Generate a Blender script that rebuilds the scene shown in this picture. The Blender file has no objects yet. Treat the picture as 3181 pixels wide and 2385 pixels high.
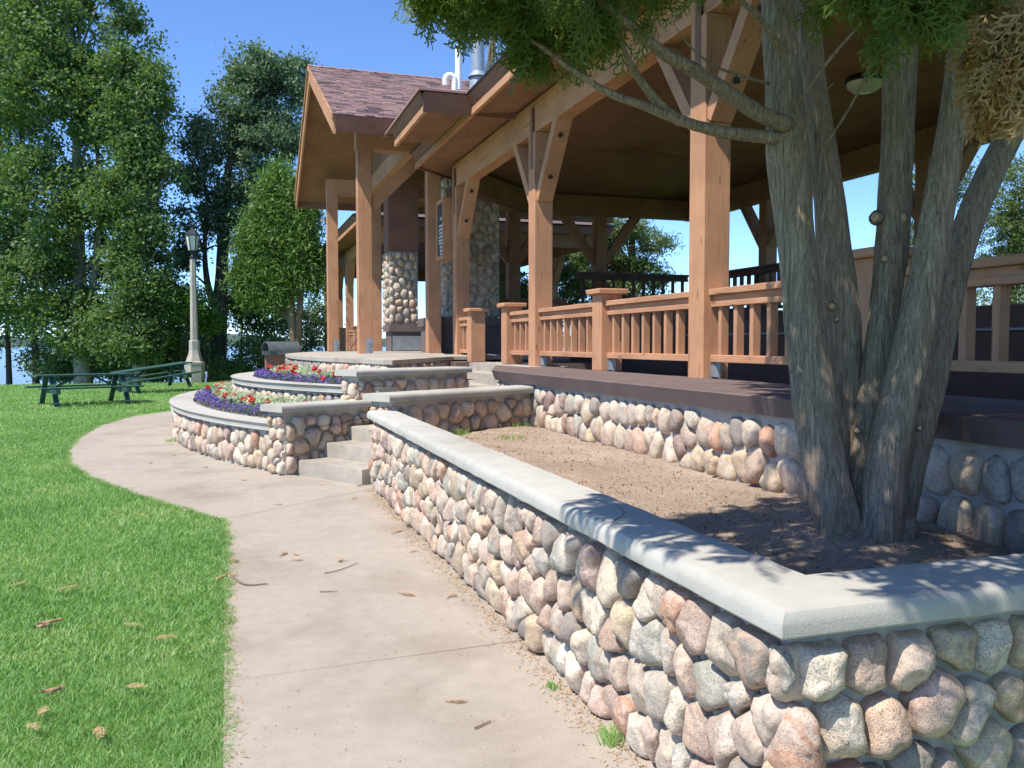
import bpy, bmesh, math, random
import numpy as np
from mathutils import Vector, noise as mnoise

SC = bpy.context.scene
COL = SC.collection
R = math.radians
rnd = random.Random(7)
rng = np.random.default_rng(7)

# ------------------------------------------------------------------ camera, sky, sun, exposure
HC = 1.55
PITCH, YAW, FPX = R(2.653), R(18.2), 2665.0
cam_d = bpy.data.cameras.new('camera')
cam_d.sensor_width = 36.0
cam_d.lens = 36.0 * FPX / 3181.0
cam_d.clip_start = 0.05
cam_d.clip_end = 6000
cam = bpy.data.objects.new('camera', cam_d)
cam.location = (0, 0, HC)
cam.rotation_euler = (R(90) - PITCH, 0, -YAW)
COL.objects.link(cam)
SC.camera = cam

SUN = Vector((-1.0, -0.45, 1.75)).normalized()
w = bpy.data.worlds.new("World")
SC.world = w
w.use_nodes = True
nt = w.node_tree
bg = nt.nodes['Background']
sky = nt.nodes.new('ShaderNodeTexSky')
sky.sky_type = 'NISHITA'
sky.sun_disc = False
sky.sun_elevation = math.asin(SUN.z)
sky.sun_rotation = math.atan2(SUN.x, SUN.y)
sky.altitude = 300
sky.air_density = 0.62
sky.dust_density = 0.0
sky.ozone_density = 9.0
nt.links.new(sky.outputs[0], bg.inputs[0])
bg.inputs[1].default_value = 0.15

sd = bpy.data.lights.new('sun', 'SUN')
sd.energy = 3.5
sd.angle = R(0.55)
sd.color = (1.0, 0.94, 0.85)
so = bpy.data.objects.new('sun', sd)
so.rotation_euler = SUN.to_track_quat('Z', 'Y').to_euler()
so.location = (-20, -10, 40)
COL.objects.link(so)

SC.view_settings.view_transform = 'Standard'
SC.view_settings.look = 'None'
SC.view_settings.gamma = 1.0
SC.view_settings.use_curve_mapping = False
SC.view_settings.exposure = 1.02

# ------------------------------------------------------------------ helpers
PXS = 3181 / 2211.0
def at(dx, dy, depth):
    """a point of the site seen at (dx,dy) of the 2211-wide photo, `depth` metres ahead"""
    u, v = dx * PXS, dy * PXS
    x = (u - 1590.5) / FPX
    z = (1192.5 - v) / FPX
    y = math.cos(PITCH) + z * math.sin(PITCH)
    zz = -math.sin(PITCH) + z * math.cos(PITCH)
    k = depth / y
    x, y, zz = x * k, depth, zz * k
    return Vector((x * math.cos(YAW) + y * math.sin(YAW), -x * math.sin(YAW) + y * math.cos(YAW), HC + zz))

def tag(o, label=None, cat=None, group=None, kind=None):
    if label: o['label'] = label
    if cat: o['category'] = cat
    if group: o['group'] = group
    if kind: o['kind'] = kind
    return o

def empty(name, loc=(0, 0, 0), label=None, cat=None, group=None, kind=None):
    o = bpy.data.objects.new(name, None)
    o.location = loc
    o.empty_display_size = 0.2
    COL.objects.link(o)
    return tag(o, label, cat, group, kind)

def link(name, me, mat=None, parent=None):
    o = bpy.data.objects.new(name, me)
    COL.objects.link(o)
    if mat is not None and not me.materials:
        me.materials.append(mat)
    if parent is not None:
        o.parent = parent
        # meshes are written in world coordinates: undo the parents' placement
        off = Vector((0, 0, 0))
        q = parent
        while q is not None:
            off += q.location
            q = q.parent
        o.location = -off
    return o

def dup(o, parent=None, loc=None):
    c = o.copy()
    COL.objects.link(c)
    if parent is not None:
        c.parent = parent
    if loc is not None:
        c.location = loc
    return c

def np_mesh(name, V, F, smooth=False):
    V = np.asarray(V, np.float32).reshape(-1, 3)
    F = np.asarray(F, np.int32)
    me = bpy.data.meshes.new(name)
    me.vertices.add(len(V))
    me.vertices.foreach_set('co', V.ravel())
    n, k = F.shape
    me.loops.add(n * k)
    me.loops.foreach_set('vertex_index', F.ravel())
    me.polygons.add(n)
    me.polygons.foreach_set('loop_start', np.arange(0, n * k, k, dtype=np.int32))
    me.polygons.foreach_set('loop_total', np.full(n, k, np.int32))
    if smooth:
        me.polygons.foreach_set('use_smooth', np.ones(n, bool))
    me.update(calc_edges=True)
    return me

class MB:
    def __init__(s):
        s.v, s.f = [], []
    def add(s, vs, fs):
        b = len(s.v)
        s.v += [tuple(p) for p in vs]
        s.f += [[i + b for i in f] for f in fs]
        return s
    def box(s, x0, x1, y0, y1, z0, z1):
        vs = [(x0, y0, z0), (x1, y0, z0), (x1, y1, z0), (x0, y1, z0), (x0, y0, z1), (x1, y0, z1), (x1, y1, z1), (x0, y1, z1)]
        return s.add(vs, [(0, 3, 2, 1), (4, 5, 6, 7), (0, 1, 5, 4), (1, 2, 6, 5), (2, 3, 7, 6), (3, 0, 4, 7)])
    def beam(s, p0, p1, wd, ht, up=(0, 0, 1)):
        p0, p1 = Vector(p0), Vector(p1)
        d = (p1 - p0).normalized()
        side = d.cross(Vector(up)).normalized()
        upv = side.cross(d).normalized()
        a, b = side * wd / 2, upv * ht / 2
        vs = [p0 - a - b, p0 + a - b, p0 + a + b, p0 - a + b, p1 - a - b, p1 + a - b, p1 + a + b, p1 - a + b]
        return s.add(vs, [(0, 3, 2, 1), (4, 5, 6, 7), (0, 1, 5, 4), (1, 2, 6, 5), (2, 3, 7, 6), (3, 0, 4, 7)])
    def prism(s, poly, z0, z1):
        n = len(poly)
        vs = [(p[0], p[1], z0) for p in poly] + [(p[0], p[1], z1) for p in poly]
        fs = [tuple(range(n - 1, -1, -1)), tuple(range(n, 2 * n))]
        fs += [(i, (i + 1) % n, n + (i + 1) % n, n + i) for i in range(n)]
        return s.add(vs, fs)
    def extrude(s, pts, d):
        """closed 3D polygon extruded by vector d"""
        n = len(pts)
        d = Vector(d)
        vs = [Vector(p) for p in pts] + [Vector(p) + d for p in pts]
        fs = [tuple(range(n - 1, -1, -1)), tuple(range(n, 2 * n))]
        fs += [(i, (i + 1) % n, n + (i + 1) % n, n + i) for i in range(n)]
        return s.add(vs, fs)
    def tube(s, pts, rad, seg=8, cap=True, wob=0.0, seed=0):
        pts = [Vector(p) for p in pts]
        n = len(pts)
        rr = random.Random(seed)
        ref = Vector((0.31, 0.11, 0.94)) if abs((pts[-1] - pts[0]).normalized().z) < 0.9 else Vector((1, 0.1, 0))
        b = len(s.v)
        for i, p in enumerate(pts):
            t = (pts[min(i + 1, n - 1)] - pts[max(i - 1, 0)]).normalized()
            a = t.cross(ref).normalized()
            c = t.cross(a).normalized()
            r = rad[i] if isinstance(rad, (list, tuple)) else rad
            for k in range(seg):
                th = 2 * math.pi * k / seg
                q = r * (1 + wob * (rr.random() - 0.5))
                s.v.append(tuple(p + a * math.cos(th) * q + c * math.sin(th) * q))
        for i in range(n - 1):
            for k in range(seg):
                k2 = (k + 1) % seg
                s.f.append([b + i * seg + k, b + i * seg + k2, b + (i + 1) * seg + k2, b + (i + 1) * seg + k])
        if cap:
            s.f.append([b + k for k in range(seg)][::-1])
            s.f.append([b + (n - 1) * seg + k for k in range(seg)])
        return s
    def lathe(s, prof, c, seg=16, rot=0.0):
        b = len(s.v)
        n = len(prof)
        for r, z in prof:
            for k in range(seg):
                th = 2 * math.pi * k / seg + rot
                s.v.append((c[0] + r * math.cos(th), c[1] + r * math.sin(th), c[2] + z))
        for i in range(n - 1):
            for k in range(seg):
                k2 = (k + 1) % seg
                s.f.append([b + i * seg + k, b + i * seg + k2, b + (i + 1) * seg + k2, b + (i + 1) * seg + k])
        s.f.append([b + k for k in range(seg)][::-1])
        s.f.append([b + (n - 1) * seg + k for k in range(seg)])
        return s
    def sweep(s, prof, path, closed_ends=True):
        """profile [(offset to the left of travel, z)] along a 2D path with mitred corners"""
        P = [Vector((p[0], p[1])) for p in path]
        n, m = len(P), len(prof)
        b = len(s.v)
        for i, p in enumerate(P):
            d0 = (P[i] - P[i - 1]).normalized() if i > 0 else None
            d1 = (P[i + 1] - P[i]).normalized() if i < n - 1 else None
            if d0 is None: d0 = d1
            if d1 is None: d1 = d0
            n0, n1 = Vector((-d0.y, d0.x)), Vector((-d1.y, d1.x))
            mi = (n0 + n1).normalized()
            k = 1.0 / max(0.3, mi.dot(n0))
            for o, z in prof:
                q = p + mi * o * k
                s.v.append((q.x, q.y, z))
        for i in range(n - 1):
            for j in range(m):
                j2 = (j + 1) % m
                s.f.append([b + i * m + j, b + (i + 1) * m + j, b + (i + 1) * m + j2, b + i * m + j2])
        if closed_ends:
            s.f.append([b + j for j in range(m)])
            s.f.append([b + (n - 1) * m + j for j in range(m)][::-1])
        return s
    def mesh(s, name, smooth=False):
        me = bpy.data.meshes.new(name)
        me.from_pydata(s.v, [], s.f)
        bm = bmesh.new()
        bm.from_mesh(me)
        bmesh.ops.recalc_face_normals(bm, faces=bm.faces)
        bm.to_mesh(me)
        bm.free()
        if smooth:
            for p in me.polygons: p.use_smooth = True
        return me
    def build(s, name, mat, parent=None, smooth=False):
        return link(name, s.mesh(name, smooth), mat, parent)

def shade_angle(o, ang=40):
    me = o.data
    for p in me.polygons: p.use_smooth = True
    try:
        me.set_sharp_from_angle(angle=R(ang))
    except Exception:
        pass
    return o

def bevel(o, wd=0.01, seg=2):
    bm = bmesh.new()
    bm.from_mesh(o.data)
    bmesh.ops.remove_doubles(bm, verts=bm.verts, dist=1e-5)
    ed = [e for e in bm.edges if len(e.link_faces) == 2 and e.calc_face_angle(0) > R(25)]
    bmesh.ops.bevel(bm, geom=ed, offset=wd, segments=seg, affect='EDGES', profile=0.6)
    bm.to_mesh(o.data)
    bm.free()
    return shade_angle(o, 35)

# ------------------------------------------------------------------ materials
def new_mat(name):
    m = bpy.data.materials.new(name)
    m.use_nodes = True
    n = m.node_tree
    return m, n, n.nodes['Principled BSDF']

def nd(n, t, **kw):
    x = n.nodes.new(t)
    for k, v in kw.items():
        if k in x.bl_rna.properties:
            setattr(x, k, v)
        else:
            x.inputs[k].default_value = v
    return x

def coords(n, scale=(1, 1, 1), kind='Object', rand=False):
    tc = n.nodes.new('ShaderNodeTexCoord')
    mp = n.nodes.new('ShaderNodeMapping')
    mp.inputs['Scale'].default_value = scale
    n.links.new(tc.outputs[kind], mp.inputs['Vector'])
    if rand:
        oi = n.nodes.new('ShaderNodeObjectInfo')
        mm = nd(n, 'ShaderNodeMath', operation='MULTIPLY')
        mm.inputs[1].default_value = 37.0
        n.links.new(oi.outputs['Random'], mm.inputs[0])
        n.links.new(mm.outputs[0], mp.inputs['Location'])
    return mp.outputs[0]

def ramp(n, fac, stops, interp='LINEAR'):
    r = n.nodes.new('ShaderNodeValToRGB')
    r.color_ramp.interpolation = interp
    e = r.color_ramp.elements
    while len(e) < len(stops): e.new(0.5)
    for i, (p, c) in enumerate(stops):
        e[i].position = p
        e[i].color = (*c, 1) if len(c) == 3 else c
    n.links.new(fac, r.inputs[0])
    return r.outputs[0]

def mixc(n, fac, a, b, blend='MIX'):
    m = n.nodes.new('ShaderNodeMix')
    m.data_type = 'RGBA'
    m.blend_type = blend
    for key, val in ((0, fac), (6, a), (7, b)):
        if hasattr(val, 'is_linked') or hasattr(val, 'node'):
            n.links.new(val, m.inputs[key])
        elif key == 0:
            m.inputs[0].default_value = val
        else:
            m.inputs[key].default_value = (*val, 1)
    return m.outputs[2]

def noise(n, vec, scale, detail=4, rough=0.55, dist=0.0):
    t = nd(n, 'ShaderNodeTexNoise')
    t.inputs['Scale'].default_value = scale
    t.inputs['Detail'].default_value = detail
    t.inputs['Roughness'].default_value = rough
    t.inputs['Distortion'].default_value = dist
    n.links.new(vec, t.inputs['Vector'])
    return t.outputs['Fac']

def bump(n, p, h, strength=0.3, dist=0.01, prev=None):
    b = nd(n, 'ShaderNodeBump')
    b.inputs['Strength'].default_value = strength
    b.inputs['Distance'].default_value = dist
    n.links.new(h, b.inputs['Height'])
    if prev is not None: n.links.new(prev, b.inputs['Normal'])
    n.links.new(b.outputs[0], p.inputs['Normal'])
    return b.outputs[0]

def wood_mat(name, c, axis='z', dark=0.88, rough=0.75, bs=0.35):
    m, n, p = new_mat(name)
    sc = {'z': (14, 14, 1.1), 'y': (14, 1.1, 14), 'x': (1.1, 14, 14)}[axis]
    v = coords(n, sc, rand=True)
    v1 = coords(n, (1, 1, 1), rand=True)
    g = noise(n, v, 2.2, 6, 0.65, 0.9)
    big = noise(n, v1, 1.4, 4, 0.6)
    fine = noise(n, v, 9, 3, 0.6)
    c1 = tuple(x * dark for x in c)
    c2 = tuple(min(1, x * 1.13) for x in c)
    col = ramp(n, g, [(0.3, c1), (0.5, c), (0.72, c2)])
    wear = ramp(n, big, [(0.35, (0.84, 0.82, 0.82)), (0.6, (1.06, 1.05, 1.03))])
    col = mixc(n, 1.0, col, wear, 'MULTIPLY')
    sc2 = {'z': (22, 22, 0.7), 'y': (22, 0.7, 22), 'x': (0.7, 22, 22)}[axis]
    cr = noise(n, coords(n, sc2, rand=True), 1.6, 3, 0.5, 0.4)
    crk = ramp(n, cr, [(0.30, (0.42, 0.38, 0.36)), (0.345, (1, 1, 1))])
    col = mixc(n, 0.85, col, crk, 'MULTIPLY')
    kn = nd(n, 'ShaderNodeTexVoronoi')
    kn.inputs['Scale'].default_value = 1.0
    kv = coords(n, {'z': (5, 5, 1.6), 'y': (5, 1.6, 5), 'x': (1.6, 5, 5)}[axis], rand=True)
    n.links.new(kv, kn.inputs['Vector'])
    knc = ramp(n, kn.outputs['Distance'], [(0.05, (0.45, 0.38, 0.34)), (0.11, (1, 1, 1))])
    col = mixc(n, 0.8, col, knc, 'MULTIPLY')
    n.links.new(col, p.inputs['Base Color'])
    p.inputs['Roughness'].default_value = rough
    p.inputs['Specular IOR Level'].default_value = 0.25
    b0 = bump(n, p, g, bs, 0.012)
    bump(n, p, fine, bs * 0.7, 0.006, b0)
    return m

def plain_mat(name, c, rough=0.6, metal=0.0, var=0.15, scale=6, bs=0.15, bscale=40, spec=0.4):
    m, n, p = new_mat(name)
    v = coords(n)
    a = noise(n, v, scale, 5, 0.6)
    b = noise(n, v, bscale, 4, 0.6)
    col = ramp(n, a, [(0.3, tuple(x * (1 - var) for x in c)), (0.7, tuple(min(1, x * (1 + var)) for x in c))])
    n.links.new(col, p.inputs['Base Color'])
    p.inputs['Roughness'].default_value = rough
    p.inputs['Metallic'].default_value = metal
    p.inputs['Specular IOR Level'].default_value = spec
    bump(n, p, b, bs, 0.01)
    return m

WOOD = (0.47, 0.246, 0.138)
M = {}
M['wood_z'] = wood_mat('stained_timber_upright', WOOD, 'z')
M['wood_y'] = wood_mat('stained_timber_long', WOOD, 'y')
M['wood_x'] = wood_mat('stained_timber_cross', WOOD, 'x')
M['soffit'] = wood_mat('stained_soffit_boards', (0.27, 0.14, 0.083), 'y')  # post stain darkened; shade under the overhangs is put into the colour
M['ceil'] = wood_mat('stained_ceiling_boards', (0.27, 0.135, 0.078), 'y', 0.85, bs=0.2)  # same stained wood, toned down so the roof shade sits in the colour
M['fascia'] = wood_mat('stained_fascia', (0.22, 0.115, 0.085), 'y')  # the posts' stain made darker, eave shade carried by the colour
M['inner'] = wood_mat('inner_timber_painted_shade', (0.26, 0.135, 0.08), 'z')  # same timber as the posts, interior shade painted into its colour
M['darkwood'] = wood_mat('dark_brown_boards', (0.10, 0.06, 0.045), 'x')
M['brown_conc'] = plain_mat('painted_brown_concrete', (0.15, 0.112, 0.103), 0.8, var=0.14, scale=3, bs=0.35, bscale=55, spec=0.2)
M['darkfloor'] = plain_mat('darkened_floor', (0.13, 0.095, 0.08), 0.8)  # interior gloom put into the floor colour, also cutting bounce light
M['steel'] = plain_mat('galvanised_steel', (0.36, 0.40, 0.43), 0.45, 0.7)
M['flue'] = plain_mat('grey_flue_metal', (0.28, 0.33, 0.38), 0.5, 0.35)
M['white'] = plain_mat('white_plastic_pipe', (0.8, 0.8, 0.78), 0.35, var=0.03, bs=0.02)
M['black'] = plain_mat('black_cast_metal', (0.025, 0.03, 0.03), 0.5, 0.2)
M['green'] = plain_mat('dark_green_paint', (0.035, 0.095, 0.075), 0.55, var=0.25, bs=0.2)
M['board'] = plain_mat('black_sign_panel', (0.03, 0.033, 0.035), 0.5)
M['letter'] = plain_mat('white_lettering', (0.75, 0.75, 0.72), 0.5)
M['lens'] = plain_mat('milky_lens', (0.62, 0.62, 0.55), 0.25, var=0.05, bs=0.0)
M['drum'] = plain_mat('grey_painted_drum', (0.11, 0.12, 0.125), 0.5, 0.3, var=0.2)
M['redbrick'] = plain_mat('dull_red_brick', (0.30, 0.13, 0.10), 0.85, var=0.2)
M['cut'] = plain_mat('cut_branch_wood', (0.45, 0.31, 0.18), 0.8, var=0.2, scale=60)
M['dirt'] = plain_mat('dark_joint_dirt', (0.10, 0.085, 0.07), 0.95)

def concrete_mat(name, c, var=0.12, stain=0.75, bs=0.35, speck=True):
    m, n, p = new_mat(name)
    v = coords(n)
    big = noise(n, v, 0.9, 5, 0.6, 0.3)
    mid = noise(n, v, 7, 6, 0.65)
    fine = noise(n, v, 170, 3, 0.6)
    tiny = noise(n, v, 420, 2, 0.5)
    col = ramp(n, mid, [(0.25, tuple(x * (1 - var) for x in c)), (0.75, tuple(min(1, x * (1 + var)) for x in c))])
    st = ramp(n, big, [(0.3, (stain, stain * 0.97, stain * 0.93)), (0.52, (1, 1, 1)), (0.75, (1.06, 1.05, 1.04))])
    col = mixc(n, 1.0, col, st, 'MULTIPLY')
    if speck:
        sp = ramp(n, fine, [(0.32, (0.62, 0.6, 0.57)), (0.46, (1, 1, 1)), (0.62, (1, 1, 1)), (0.74, (1.22, 1.18, 1.12))])
        col = mixc(n, 0.8, col, sp, 'MULTIPLY')
    n.links.new(col, p.inputs['Base Color'])
    p.inputs['Roughness'].default_value = 0.88
    p.inputs['Specular IOR Level'].default_value = 0.2
    b0 = bump(n, p, mid, bs * 0.5, 0.012)
    bump(n, p, fine, bs, 0.004, b0)
    return m

M['path'] = concrete_mat('worn_path_concrete', (0.37, 0.322, 0.268), 0.10, 0.78)
M['cap'] = concrete_mat('pale_coping_concrete', (0.43, 0.415, 0.37), 0.09, 0.80, 0.5, False)
M['step'] = concrete_mat('step_concrete', (0.40, 0.365, 0.31), 0.12, 0.72)
M['mortar'] = concrete_mat('grey_mortar', (0.42, 0.40, 0.365), 0.15, 0.75, 0.7, False)

def stone_mat():
    m, n, p = new_mat('fieldstone')
    oi = n.nodes.new('ShaderNodeObjectInfo')
    v = coords(n, rand=True)
    pal = [(0.46, 0.38, 0.29), (0.53, 0.48, 0.40), (0.51, 0.39, 0.32), (0.41, 0.38, 0.34), (0.57, 0.53, 0.46), (0.39, 0.30, 0.26),
           (0.48, 0.42, 0.36), (0.31, 0.31, 0.285), (0.47, 0.38, 0.28), (0.55, 0.44, 0.38), (0.46, 0.29, 0.22), (0.45, 0.43, 0.40),
           (0.30, 0.23, 0.215), (0.53, 0.45, 0.34), (0.40, 0.34, 0.27), (0.54, 0.46, 0.40), (0.35, 0.36, 0.33), (0.52, 0.40, 0.35),
           (0.56, 0.49, 0.41), (0.50, 0.42, 0.36), (0.42, 0.34, 0.29), (0.56, 0.52, 0.45), (0.27, 0.25, 0.235), (0.49, 0.37, 0.31)]
    pal = [(r_ * 1.03, g_ * 0.99, b_ * 0.92) for r_, g_, b_ in pal]
    stops = [(i / len(pal), c) for i, c in enumerate(pal)]
    base = ramp(n, oi.outputs['Random'], stops, 'CONSTANT')
    patch = noise(n, v, 9, 5, 0.65, 0.6)
    vein = noise(n, v, 5.0, 6, 0.7, 1.6)
    vf = ramp(n, vein, [(0.50, (0, 0, 0)), (0.60, (0.75, 0.75, 0.75)), (0.66, (0.1, 0.1, 0.1))])
    r2 = nd(n, 'ShaderNodeMath', operation='MULTIPLY')
    r2.inputs[1].default_value = 13.37
    n.links.new(oi.outputs['Random'], r2.inputs[0])
    r3 = nd(n, 'ShaderNodeMath', operation='FRACT')
    n.links.new(r2.outputs[0], r3.inputs[0])
    second = ramp(n, r3.outputs[0], [(0.0, (0.58, 0.53, 0.46)), (0.25, (0.50, 0.34, 0.25)), (0.5, (0.30, 0.25, 0.22)), (0.75, (0.55, 0.43, 0.37)), (1.0, (0.40, 0.39, 0.36))], 'CONSTANT')
    base = mixc(n, vf, base, second)
    mid = noise(n, v, 45, 5, 0.7)
    grain = noise(n, v, 190, 3, 0.65)
    pc = ramp(n, patch, [(0.28, (0.70, 0.66, 0.64)), (0.5, (1, 1, 1)), (0.72, (1.22, 1.17, 1.1))])
    col = mixc(n, 1.0, base, pc, 'MULTIPLY')
    mc = ramp(n, mid, [(0.3, (0.74, 0.72, 0.7)), (0.55, (1.04, 1.04, 1.04)), (0.75, (1.18, 1.16, 1.12))])
    col = mixc(n, 0.8, col, mc, 'MULTIPLY')
    gc = ramp(n, grain, [(0.36, (0.45, 0.43, 0.42)), (0.47, (1, 1, 1)), (0.64, (1.28, 1.26, 1.22))])
    mm = nd(n, 'ShaderNodeMath', operation='FRACT')
    m2 = nd(n, 'ShaderNodeMath', operation='MULTIPLY')
    m2.inputs[1].default_value = 7.77
    n.links.new(oi.outputs['Random'], m2.inputs[0])
    n.links.new(m2.outputs[0], mm.inputs[0])
    gf = ramp(n, mm.outputs[0], [(0.0, (0.25,) * 3), (1.0, (0.95,) * 3)])
    col = mixc(n, gf, col, mixc(n, 1.0, col, gc, 'MULTIPLY'))
    n.links.new(col, p.inputs['Base Color'])
    p.inputs['Roughness'].default_value = 0.82
    p.inputs['Specular IOR Level'].default_value = 0.25
    b0 = bump(n, p, mid, 0.55, 0.012)
    bump(n, p, grain, 0.5, 0.004, b0)
    return m
M['stone'] = stone_mat()

def leaf_mat(name, stops, trans=0.35, scale=0.5, rough=0.55, spec=0.35):
    m, n, p = new_mat(name)
    v = coords(n)
    a = noise(n, v, scale, 4, 0.6)
    b = noise(n, v, scale * 14, 3, 0.6)
    ad = nd(n, 'ShaderNodeMath', operation='ADD')
    n.links.new(a, ad.inputs[0])
    n.links.new(b, ad.inputs[1])
    hf = nd(n, 'ShaderNodeMath', operation='MULTIPLY')
    hf.inputs[1].default_value = 0.5
    n.links.new(ad.outputs[0], hf.inputs[0])
    col = ramp(n, hf.outputs[0], stops)
    n.links.new(col, p.inputs['Base Color'])
    p.inputs['Roughness'].default_value = rough
    p.inputs['Specular IOR Level'].default_value = spec
    tr = n.nodes.new('ShaderNodeBsdfTranslucent')
    tc = mixc(n, 1.0, col, (1.5, 1.6, 0.7), 'MULTIPLY')
    n.links.new(tc, tr.inputs[0])
    mx = n.nodes.new('ShaderNodeMixShader')
    mx.inputs[0].default_value = trans
    n.links.new(p.outputs[0], mx.inputs[1])
    n.links.new(tr.outputs[0], mx.inputs[2])
    n.links.new(mx.outputs[0], n.nodes['Material Output'].inputs[0])
    return m

M['leaf_a'] = leaf_mat('broad_leaves', [(0.3, (0.065, 0.115, 0.035)), (0.5, (0.115, 0.19, 0.06)), (0.7, (0.19, 0.28, 0.10))], 0.35)
M['leaf_b'] = leaf_mat('oak_leaves', [(0.3, (0.075, 0.125, 0.07)), (0.5, (0.12, 0.19, 0.11)), (0.7, (0.19, 0.27, 0.17))], 0.3)
M['leaf_c'] = leaf_mat('young_leaves', [(0.3, (0.06, 0.14, 0.02)), (0.5, (0.10, 0.20, 0.03)), (0.7, (0.15, 0.26, 0.045))], 0.35)
M['cedar_far'] = leaf_mat('distant_cedar_sprays', [(0.3, (0.07, 0.14, 0.03)), (0.5, (0.12, 0.21, 0.045)), (0.7, (0.17, 0.28, 0.07))], 0.25)
M['spruce'] = leaf_mat('spruce_needles', [(0.3, (0.07, 0.11, 0.035)), (0.5, (0.125, 0.175, 0.06)), (0.7, (0.20, 0.25, 0.10))], 0.3)
M['cedar'] = leaf_mat('cedar_sprays', [(0.3, (0.065, 0.095, 0.015)), (0.5, (0.11, 0.155, 0.03)), (0.7, (0.18, 0.235, 0.055))], 0.4, 2.0)
M['cedar_dead'] = leaf_mat('dead_cedar_sprays', [(0.3, (0.26, 0.14, 0.05)), (0.5, (0.42, 0.26, 0.10)), (0.7, (0.58, 0.40, 0.19))], 0.2, 3.0)
M['grass'] = leaf_mat('lawn_blades', [(0.3, (0.15, 0.28, 0.085)), (0.47, (0.225, 0.385, 0.13)), (0.58, (0.31, 0.45, 0.18)), (0.68, (0.46, 0.46, 0.24))], 0.35, 0.8)
M['sprig'] = plain_mat('orange_dead_sprig', (0.44, 0.28, 0.15), 0.85, var=0.25, scale=30)
M['twig'] = plain_mat('grey_brown_twig', (0.20, 0.14, 0.10), 0.9, var=0.3, scale=30)
M['barkchip'] = plain_mat('loose_bark', (0.33, 0.21, 0.12), 0.9, var=0.35, scale=25, bs=0.6)
M['purple'] = leaf_mat('purple_petals', [(0.3, (0.10, 0.045, 0.36)), (0.5, (0.17, 0.08, 0.50)), (0.7, (0.34, 0.20, 0.66))], 0.2, 4)
M['red'] = leaf_mat('red_petals', [(0.3, (0.55, 0.02, 0.02)), (0.7, (0.80, 0.07, 0.05))], 0.2, 4)
M['lilac'] = leaf_mat('lilac_petals', [(0.3, (0.45, 0.33, 0.60)), (0.7, (0.68, 0.56, 0.78))], 0.25, 4)
M['silver'] = leaf_mat('silver_leaves', [(0.3, (0.26, 0.36, 0.20)), (0.5, (0.42, 0.52, 0.33)), (0.7, (0.66, 0.70, 0.55))], 0.15, 6, 0.7)
M['flower_leaf'] = leaf_mat('flower_leaves', [(0.3, (0.05, 0.11, 0.03)), (0.7, (0.12, 0.2, 0.06))], 0.25, 5)

def bark_mat(name, c, scale=(16, 16, 2.2), bs=0.9, green=0.3):
    m, n, p = new_mat(name)
    v = coords(n, scale)
    v1 = coords(n)
    g = noise(n, v, 2.0, 6, 0.65, 1.2)
    g2 = noise(n, v, 6.0, 4, 0.6, 0.5)
    big = noise(n, v1, 2.3, 4, 0.6)
    col = ramp(n, g, [(0.30, tuple(x * 0.42 for x in c)), (0.48, c), (0.68, tuple(min(1, x * 1.45) for x in c))])
    gr = ramp(n, big, [(0.35, (1, 1, 1)), (0.7, (1 - green, 1.0, 1 - green * 1.1))])
    col = mixc(n, 1.0, col, gr, 'MULTIPLY')
    n.links.new(col, p.inputs['Base Color'])
    p.inputs['Roughness'].default_value = 0.9
    p.inputs['Specular IOR Level'].default_value = 0.15
    b0 = bump(n, p, g, bs, 0.03)
    bump(n, p, g2, bs * 0.6, 0.01, b0)
    return m
M['bark'] = bark_mat('cedar_bark', (0.40, 0.30, 0.215), (30, 30, 2.4), 1.0, 0.06)
M['bark_far'] = bark_mat('dark_trunk_bark', (0.09, 0.075, 0.06), (5, 5, 1), 0.5, 0.1)
M['bark_pale'] = bark_mat('pale_trunk_bark', (0.26, 0.24, 0.21), (5, 5, 1), 0.5, 0.05)
M['bark_brown'] = bark_mat('brown_trunk_bark', (0.22, 0.15, 0.10), (5, 5, 1), 0.5, 0.05)

def lawn_mat():
    m, n, p = new_mat('lawn_ground')
    v = coords(n)
    a = noise(n, v, 0.7, 5, 0.6)
    b = noise(n, v, 18, 5, 0.7)
    col = ramp(n, b, [(0.3, (0.08, 0.17, 0.045)), (0.5, (0.14, 0.26, 0.07)), (0.7, (0.20, 0.33, 0.10))])
    t = ramp(n, a, [(0.3, (0.8, 0.85, 0.8)), (0.7, (1.15, 1.1, 1.05))])
    n.links.new(mixc(n, 1.0, col, t, 'MULTIPLY'), p.inputs['Base Color'])
    p.inputs['Roughness'].default_value = 0.95
    p.inputs['Specular IOR Level'].default_value = 0.1
    bump(n, p, b, 0.8, 0.03)
    return m
M['lawn'] = lawn_mat()

def soil_mat():
    m, n, p = new_mat('dry_planter_soil')
    v = coords(n)
    a = noise(n, v, 1.3, 5, 0.6)
    b = noise(n, v, 28, 6, 0.75)
    f = noise(n, v, 130, 4, 0.7)
    col = ramp(n, a, [(0.35, (0.42, 0.325, 0.25)), (0.65, (0.53, 0.42, 0.335))])
    t = ramp(n, b, [(0.3, (0.55, 0.52, 0.5)), (0.5, (1, 1, 1)), (0.75, (1.2, 1.18, 1.12))])
    col = mixc(n, 1.0, col, t, 'MULTIPLY')
    t2 = ramp(n, f, [(0.35, (0.7, 0.68, 0.65)), (0.55, (1, 1, 1)), (0.72, (1.2, 1.2, 1.15))])
    n.links.new(mixc(n, 1.0, col, t2, 'MULTIPLY'), p.inputs['Base Color'])
    p.inputs['Roughness'].default_value = 0.95
    p.inputs['Specular IOR Level'].default_value = 0.1
    b0 = bump(n, p, b, 0.9, 0.03)
    bump(n, p, f, 0.6, 0.008, b0)
    return m
M['soil'] = soil_mat()

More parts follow.
